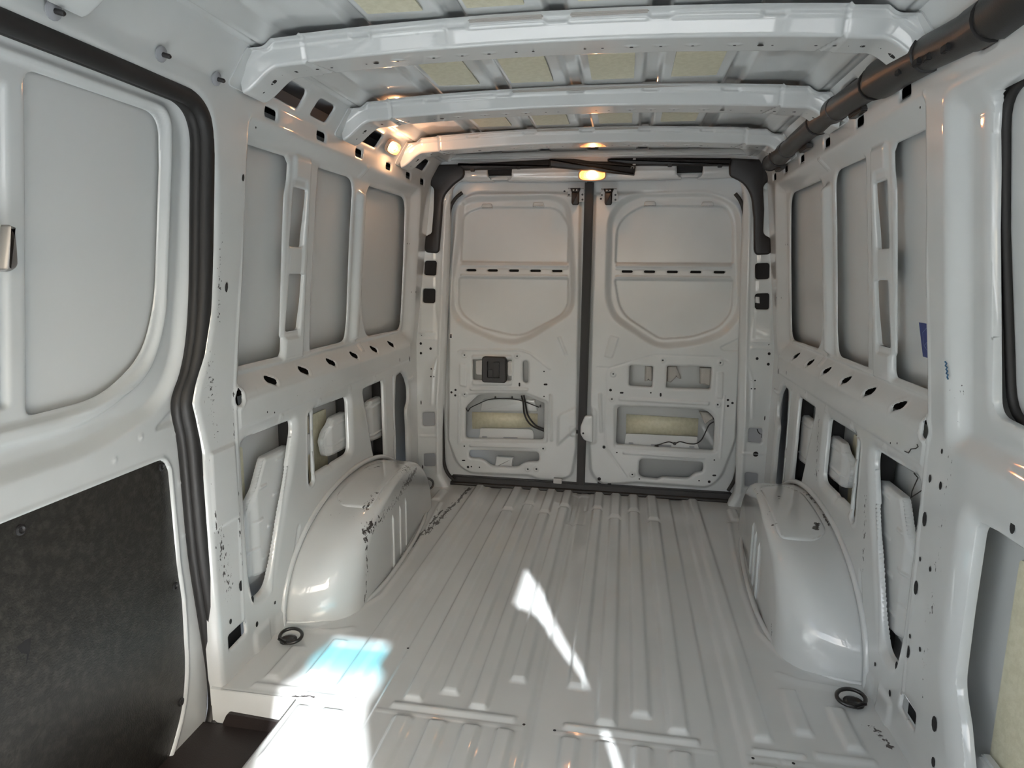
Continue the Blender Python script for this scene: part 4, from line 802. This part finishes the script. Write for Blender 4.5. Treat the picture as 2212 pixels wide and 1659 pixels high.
for i, (bx, lab) in enumerate((([(-0.0993,1.5327),(-0.0626,1.4544)], 'left'), ([(0.0588,1.5287),(0.0951,1.4532)], 'right'))):
    (x0, z1), (x1, z0) = bx; cx = (x0+x1)/2
    t = empty('door_latch', 'black rod latch at the top of the %s rear door, by the centre seal' % lab, 'door latch', (cx,.125,(z0+z1)/2), 'rod latches over the rear doors'); w = (x1-x0)/2; hh2 = (z1-z0)/2
    slab('latch_plate', [(-w*2.0,hh2*.55),(-w*1.2,hh2*.95),(w*2.2,hh2*.95),(w*2.2,hh2*.5),(w*2.5,hh2*.3),(w*2.5,-hh2*.55),(w*1.0,-hh2*.62),(w*.9,-hh2*.2),(-w*1.0,-.0),(-w*2.3,hh2*.02)], .004, lambda u, v, d: (u, .012+d, v), M_steel, t)
    dome_slab('latch_body', ccw(rnd([(-w*.95,-hh2*.75),(-w*.7,-hh2),(w*.7,-hh2),(w*.98,-hh2*.8),(w*.95,hh2*.5),(-w*.95,hh2*.5)], .003)), .03, lambda u, v, d: (u, -.016+d, v), M_plastic, t, .005)
    dome_slab('latch_cap', ccw(rnd([(-w*1.35,hh2*.95),(-w*.9,hh2*.45),(w*.9,hh2*.45),(w*1.35,hh2*.95)], .002)), .03, lambda u, v, d: (u, -.020+d, v), M_plastic, t, .004)
    box('latch_rod', (-w*2.0,-.014,hh2*.93), (w*2.1,.015,hh2*1.02), M_steel, t, .002)
    for u, v in ((-w*1.75,hh2*.25),(w*1.8,hh2*.25),(w*1.85,-hh2*.35)): lathe('latch_screw', [(.005,0),(.005,.003)], (u,.012,v), (0,-1,0), M_duct, t, 10)
    for u in (-.4,.4): box('latch_pin', (w*u-.003,-.023,hh2*.62), (w*u+.003,-.018,hh2*.78), M_steel, t, .001)
q = [(-0.1568,0.0779),(-0.1127,0.0499)]
box('striker_plate', (q[0][0],.112,q[1][1]), (q[1][0],.128,q[0][1]), M_steel, None, .002, label='small steel striker bracket at the foot of the left rear door', cat='striker')
# looms in the door openings
w = empty('cable_loom', 'black cable loom bent across the lower opening of the left rear door', 'cable', (-.38,.17,.42))
def cab(nm, pts, r, y, par, m=M_rubber):
    return tube(nm, [Vector((p.x, y, p.y)) - par.location for p in spline([(a, b, 0) for a, b in pts], 6)], r, m, par, 8)
cab('cable', [(-0.3379,0.4981),(-0.328,0.4565),(-0.3227,0.405),(-0.3035,0.3635),(-0.2752,0.3365),(-0.2144,0.3136)], .0045, .165, w)
cab('cable', [(-0.3263,0.4986),(-0.3163,0.4476),(-0.3064,0.4011),(-0.2849,0.3644),(-0.2566,0.3375),(-0.2146,0.3231)], .0045, .172, w)
cab('release_cable', [(-0.6348,0.4211),(-0.6229,0.4026),(-0.6086,0.4223),(-0.5704,0.443),(-0.5137,0.4691),(-0.4526,0.4788),(-0.3825,0.4794),(-0.322,0.4681),(-0.2802,0.4536),(-0.2431,0.4413)], .0025, .158, w)
for c in [(-0.4747,0.4825),(-0.3858,0.4863),(-0.2363,0.4486)]: 
    p = Vector((c[0],.156,c[1]))-w.location; box('cable_clip', p-Vector((.004,.006,.007)), p+Vector((.004,.006,.007)), M_plastic, w, .002)
w = empty('door_wire', 'thin black wire drooping in the wide opening of the right rear door', 'cable', (.42,.18,.36))
cab('wire', [(0.3514,0.2633),(0.3729,0.2728),(0.4201,0.2893),(0.4509,0.2818),(0.4763,0.2933),(0.5199,0.2856),(0.5542,0.2875),(0.5788,0.3071),(0.594,0.3398),(0.6125,0.386),(0.6347,0.4051)], .0028, .17, w)
for c in [(0.3646,0.2631),(0.4509,0.2818),(0.6357,0.4232)]:
    p = Vector((c[0],.168,c[1]))-w.location; lathe('wire_clip', [(.004,-.006),(.008,0),(.006,.006)], p, (0,-1,0), M_plastic, w, 10, 1)

# ---- lashing rings
def ring(loc, tilt, rz, label):
    r = empty('lashing_ring', label, 'lashing ring', loc, 'lashing rings in the floor'); r.rotation_euler = (0,0,rz)
    t = tilt; pts = []
    for i in range(24):
        a = 2*math.pi*i/24; x = math.cos(a)*.040; y = .030+math.sin(a)*.030
        pts.append((x, y*math.cos(t)-.02, .006+y*math.sin(t)))
    tube('ring', pts, .0055, M_ring, r, 8, True)
    lathe('ring_base', [(.026,0),(.026,.004),(.016,.007),(.012,.004)], (0,0,0), (0,0,1), M_ring, r, 18)
    box('ring_pivot', (-.022,-.026,.003), (.022,-.014,.014), M_ring, r, .004)
    return r
ring((-.812,-1.412,.002), .18, -.5, 'lashing ring on the floor between the left wheel arch and the step')
ring((.818,-1.408,.002), .14, .5, 'lashing ring on the floor in front of the right wheel arch')
ring((-.818,.022,.002), 1.35, .3, 'lashing ring standing up in the rear left floor corner')
ring((.815,.030,.002), .10, -.2, 'lashing ring lying flat in the rear right floor corner')

# ---- lamps
def lamp_shape(n=24, w=.062, h=.024): return [(w*math.copysign(abs(math.cos(a))**.55, math.cos(a)), h*math.copysign(abs(math.sin(a))**.6, math.sin(a))) for a in [2*math.pi*i/n for i in range(n)]]
def lamp(label, loc, rot, bulbmat, power, col):
    r = empty('dome_lamp', label, 'lamp', loc, 'lit interior lamps'); r.rotation_euler = rot
    P = lamp_shape(); n = len(P)
    # housing: shallow dish facing -Y
    V = [(u*1.06, .004, v*1.08) for u, v in P] + [(u*1.06, -.004, v*1.08) for u, v in P] + [(u*.96, -.007, v*.94) for u, v in P] + [(u*.86, .010, v*.80) for u, v in P] + [(u*.3, .014, v*.3) for u, v in P]
    raw('lamp_housing', V, [[j*n+i, j*n+(i+1) % n, (j+1)*n+(i+1) % n, (j+1)*n+i] for j in range(4) for i in range(n)] + [list(range(4*n, 5*n))], M_lampbase, r, autosmooth=.8)
    for k in (.80,.64,.48): tube('lens_ring', [(u*k, -.006, v*k) for u, v in P], .0013, M_lampbase, r, 6, True)
    lathe('bulb', [(.002,-.020),(.006,-.017),(.0065,.014),(.003,.019)], (.0,.000,.002), (1,0,0), bulbmat, r, 14)
    V = [(u*.95, -.006, v*.93) for u, v in P] + [(u*.8, -.011, v*.75) for u, v in P]
    raw('lens', V, [[i, (i+1) % n, n+(i+1) % n, n+i] for i in range(n)] + [list(range(n, 2*n))], M_lens, r)
    pl = bpy.data.lights.new('bulb_light', 'POINT'); po = bpy.data.objects.new('bulb_light', pl); COL.objects.link(po); po.parent = r; po.location = (0,-.022,.0)
    pl.energy = power; pl.color = col; pl.shadow_soft_size = .012
    return r
lamp('lit orange lamp in the white header over the rear doors', (.000,.064,1.583), (0,0,0), M_bulb, .55, (1,.50,.22))
lamp('lit orange lamp on the left roof rail before the last beam', (-.749,-.560,1.610), (math.radians(30),0,math.radians(90)), M_bulbside, .55, (1,.52,.26))

# ---- label, ink and wires on the right wall

sk_o = empty('blue_label', 'small blue label with pale line drawing on the right wall by the pillar', 'label', (.931,-1.31,.975))
def lab(nm, poly, d, m):
    V = [Vector((float(skin_x(v))-.0015-d, u, v))-sk_o.location for u, v in poly]
    return raw(nm, V, [list(range(len(V)))], m, sk_o, smooth=False)
lb = [(-1.2723,1.013),(-1.3306,1.0127),(-1.3461,0.9257),(-1.2885,0.926)]
lab('label_sheet', lb, 0, M_blue)
def lline(nm, pts, w):
    for a, b in zip(pts, pts[1:]):
        a = Vector(a); b = Vector(b); d = (b-a).normalized()*w; e = Vector((-d.y, d.x)); lab(nm, [a+e-d*.5, a-e-d*.5, b-e+d*.5, b+e+d*.5], .0008, M_line)
lline('printed_line', [(-1.3293,1.0088),(-1.2934,0.988),(-1.2994,0.9542),(-1.3403,0.9338)], .0011)
lline('printed_line', [(-1.2992,0.955),(-1.3339,0.9757)], .0011)
lline('printed_line', [(-1.3046,0.9526),(-1.3121,0.953),(-1.3148,0.9606),(-1.3185,0.9606)], .0008)
lline('printed_line', [(-1.322,0.9439),(-1.3286,0.9468),(-1.3305,0.9538)], .0008)
ink = [(-1.5902,0.9503),(-1.597,0.9474),(-1.5914,0.9416),(-1.6001,0.939),(-1.5942,0.9344),(-1.601,0.9316),(-1.5954,0.9257),(-1.603,0.9238),(-1.5993,0.9187),(-1.6034,0.9142)]
tube('ink_scribble', [(float(wx(v))-.0005, u, v) for u, v in ink], .0016, M_ink, None, 6, label='blue ink scribble on the bare right wall pillar', cat='mark')
wi = [(-1.4762,0.7375),(-1.4882,0.735),(-1.4787,0.7281),(-1.4488,0.7191),(-1.435,0.7088),(-1.4296,0.7035),(-1.4125,0.7035)]
tube('loose_wire', [(.868-.003*math.sin(i), u, v) for i, (u, v) in enumerate(wi)], .0012, M_rubber, None, 6, label='short thin wire stub on the right wall below the round hole', cat='wire')
wi = [(-1.4687,0.6646),(-1.4546,0.6498),(-1.4342,0.6268),(-1.4135,0.6017),(-1.4045,0.5832)]; wj = [(-1.4081,0.5829),(-1.4288,0.5963),(-1.4519,0.6103),(-1.4714,0.6229)]
o = tube('loose_wire', [(.872 if i == 0 else .884+.004*i, u, v) for i, (u, v) in enumerate(wi)], .0013, M_rubber, None, 6, label='crossed thin wires hanging in the front bay of the right wall', cat='wire')
tube('wire_end', [(.897-.002*i, u, v) for i, (u, v) in enumerate(wj)], .0013, M_rubber, o, 6)
tg = [(-0.7199,0.8119),(-0.6997,0.8124),(-0.6998,0.7873),(-0.7201,0.7867)]
t = slab('part_tag', tg, .001, lambda u, v, d: (u, .1425+d, v), M_tag, None, label='tiny white part tag on the left edge of the left rear door', cat='label')
tg2 = [(-0.7152,0.8093),(-0.7044,0.8095),(-0.7044,0.8041),(-0.7153,0.8038),(-0.7153,0.8001),(-0.7045,0.8004),(-0.7045,0.7922),(-0.7154,0.7919)]
for k in (0, 4): slab('tag_print', tg2[k:k+4], .0005, lambda u, v, d: (u, .1418+d, v), M_shade_black, t)
tg = [(0.7745,1.0293),(0.7923,1.0276),(0.7955,0.999),(0.7746,1.0007)]
slab('connector_tag', tg, .001, lambda u, v, d: (u, .092+d, v), M_tag, None, label='white connector tag inside the lower right pillar square hole', cat='label')
tu = [(0.8273,0.3957),(0.8322,0.3829),(0.8411,0.3724),(0.8505,0.3707),(0.8506,0.3532)]
tube('pillar_cable', [(x, .098, z) for x, z in tu], .004, M_rubber, None, 8, label='black cable end inside the open square of the right rear pillar', cat='cable')

SLIT_A = [(-3.1963,1.5908),(-3.2674,1.6077),(-3.4466,1.5717),(-3.4387,1.5472),(-3.3624,1.492),(-3.2877,1.3825),(-3.2811,1.2965),(-3.266,1.2305),(-3.2702,1.1648),(-3.243,1.1791),(-3.2271,1.2445),(-3.2176,1.3026),(-3.1881,1.4053),(-3.1706,1.4971),(-3.1794,1.564)]
SLIT_B = [(-3.3175,1.101),(-3.2996,1.0862),(-3.2998,1.0628),(-3.3378,1.0279),(-3.3819,1.0545),(-3.3598,1.0838)]
# ---- the cab behind the camera: shell, windscreen with a tinted top band, seats, dashboard
cabw = empty('wall_front', 'cab shell with windscreen and side windows behind the camera', None, (0,0,0), kind='structure')
for sx in (-1, 1):
    box('cab_side', (sx*.93,-4.9,-.3), (sx*.98,-2.44,1.02), M_paint, cabw, 0)
    box('cab_side', (sx*.90,-4.2,1.62), (sx*.98,-2.44,1.82), M_grey, cabw, 0)
    box('cab_pillar', (sx*.92,-3.05,1.0), (sx*.98,-2.44,1.64), M_grey, cabw, 0)
    box('cab_pillar', (sx*.88,-4.25,1.0), (sx*.98,-4.12,1.66), M_plastic, cabw, 0)
box('cab_roof', (-.98,-4.04,1.74), (.98,-2.44,1.80), M_skin, cabw, 0)
box('cab_floor', (-.98,-3.5,-.35), (.98,-2.44,-.01), M_paint, cabw, 0)
box('cab_floor', (-.98,-4.9,-.35), (.98,-3.5,-.15), M_grey, cabw, 0)
box('dashboard', (-.95,-5.0,-.3), (.95,-4.45,.92), M_plastic, cabw, .03)
HY, HZ = -4.04, 1.735                      # top edge of the windscreen
g = Vector((0, -.669, -.743)).normalized()   # down the glass
def wind(a, b): return [tuple(Vector((x, HY, HZ)) + g*d) for x, d in ((-.92,a),(.92,a),(.92,b),(-.92,b))]
window_1 = raw('window_1', wind(.45,1.30), [[0,1,2,3]], M_glass, None, smooth=False, kind='structure', label='clear windscreen behind the camera')
raw('tint_band', wind(0,.45), [[0,1,2,3]], M_tint, window_1, smooth=False)
for i, sx in enumerate((-1, 1)):
    raw('window_%d' % (i+2), [(sx*.95,-4.12,1.02),(sx*.95,-3.05,1.02),(sx*.95,-3.05,1.62),(sx*.95,-4.12,1.62)], [[0,1,2,3]], M_side, None, smooth=False, kind='structure', label='cab side window %s' % ('left of the camera' if sx < 0 else 'right of the camera'))
# unseen light screen added behind the right window: diffuse fill, slits for sun strips
SH = Sheet(-4.13, -3.04, 1.01, 1.63, .006)
for p in (SLIT_A, SLIT_B): SH.hole(p, 0, .004, 0)
SH.build('light_screen', lambda U, V, H: xyz(.935, U, V), M_light_screen, cabw)
ground = box('ground', (-40,-60,-.75), (40,30,-.70), M_asphalt, None, 0, kind='structure', label='asphalt outside')
# two unseen sun blockers added under the windscreen header; their gap shapes the floor patch
GAP_L = [(0.5374,-0.0121),(0.5392,0.0045),(0.4928,0.0489),(0.4799,0.0895),(0.4515,0.1136),(0.4348,0.1227),(0.4305,0.1387),(0.4325,0.1464),(0.439,0.2539),(0.4399,0.2833),(0.4431,0.3039)]
GAP_R = [(0.7211,-0.0359),(0.7199,-0.0113),(0.7143,0.01),(0.6945,0.0369),(0.6925,0.0491),(0.7098,0.0684),(0.7143,0.0792),(0.7077,0.0952),(0.6933,0.1177),(0.6782,0.1366),(0.6815,0.1815),(0.6902,0.2073),(0.7051,0.2504),(0.7219,0.2901)]
GAP_C = [(0.8616,-0.0136),(0.8774,-0.0165),(0.886,-0.0045),(0.876,0.0177),(0.8485,0.0361),(0.8269,0.0476),(0.8225,0.0434),(0.834,0.0207)]
def blocker(nm, poly):
    nn = Vector((0, g.z, -g.y)); 
    if nn.y < 0: nn = -nn
    return slab(nm, poly, .004, lambda u, v, t: tuple(Vector((u, HY, HZ)) + g*v + nn*(.02+t)), M_blocker, cabw)
blocker('sun_blocker', [(-.92,-.02),(GAP_L[0][0],-.02)] + GAP_L + [(GAP_L[-1][0],.42),(-.92,.42)])
blocker('sun_blocker', [(.92,-.02),(.92,.42),(GAP_R[-1][0],.42)] + GAP_R[::-1] + [(GAP_R[0][0],-.02)])
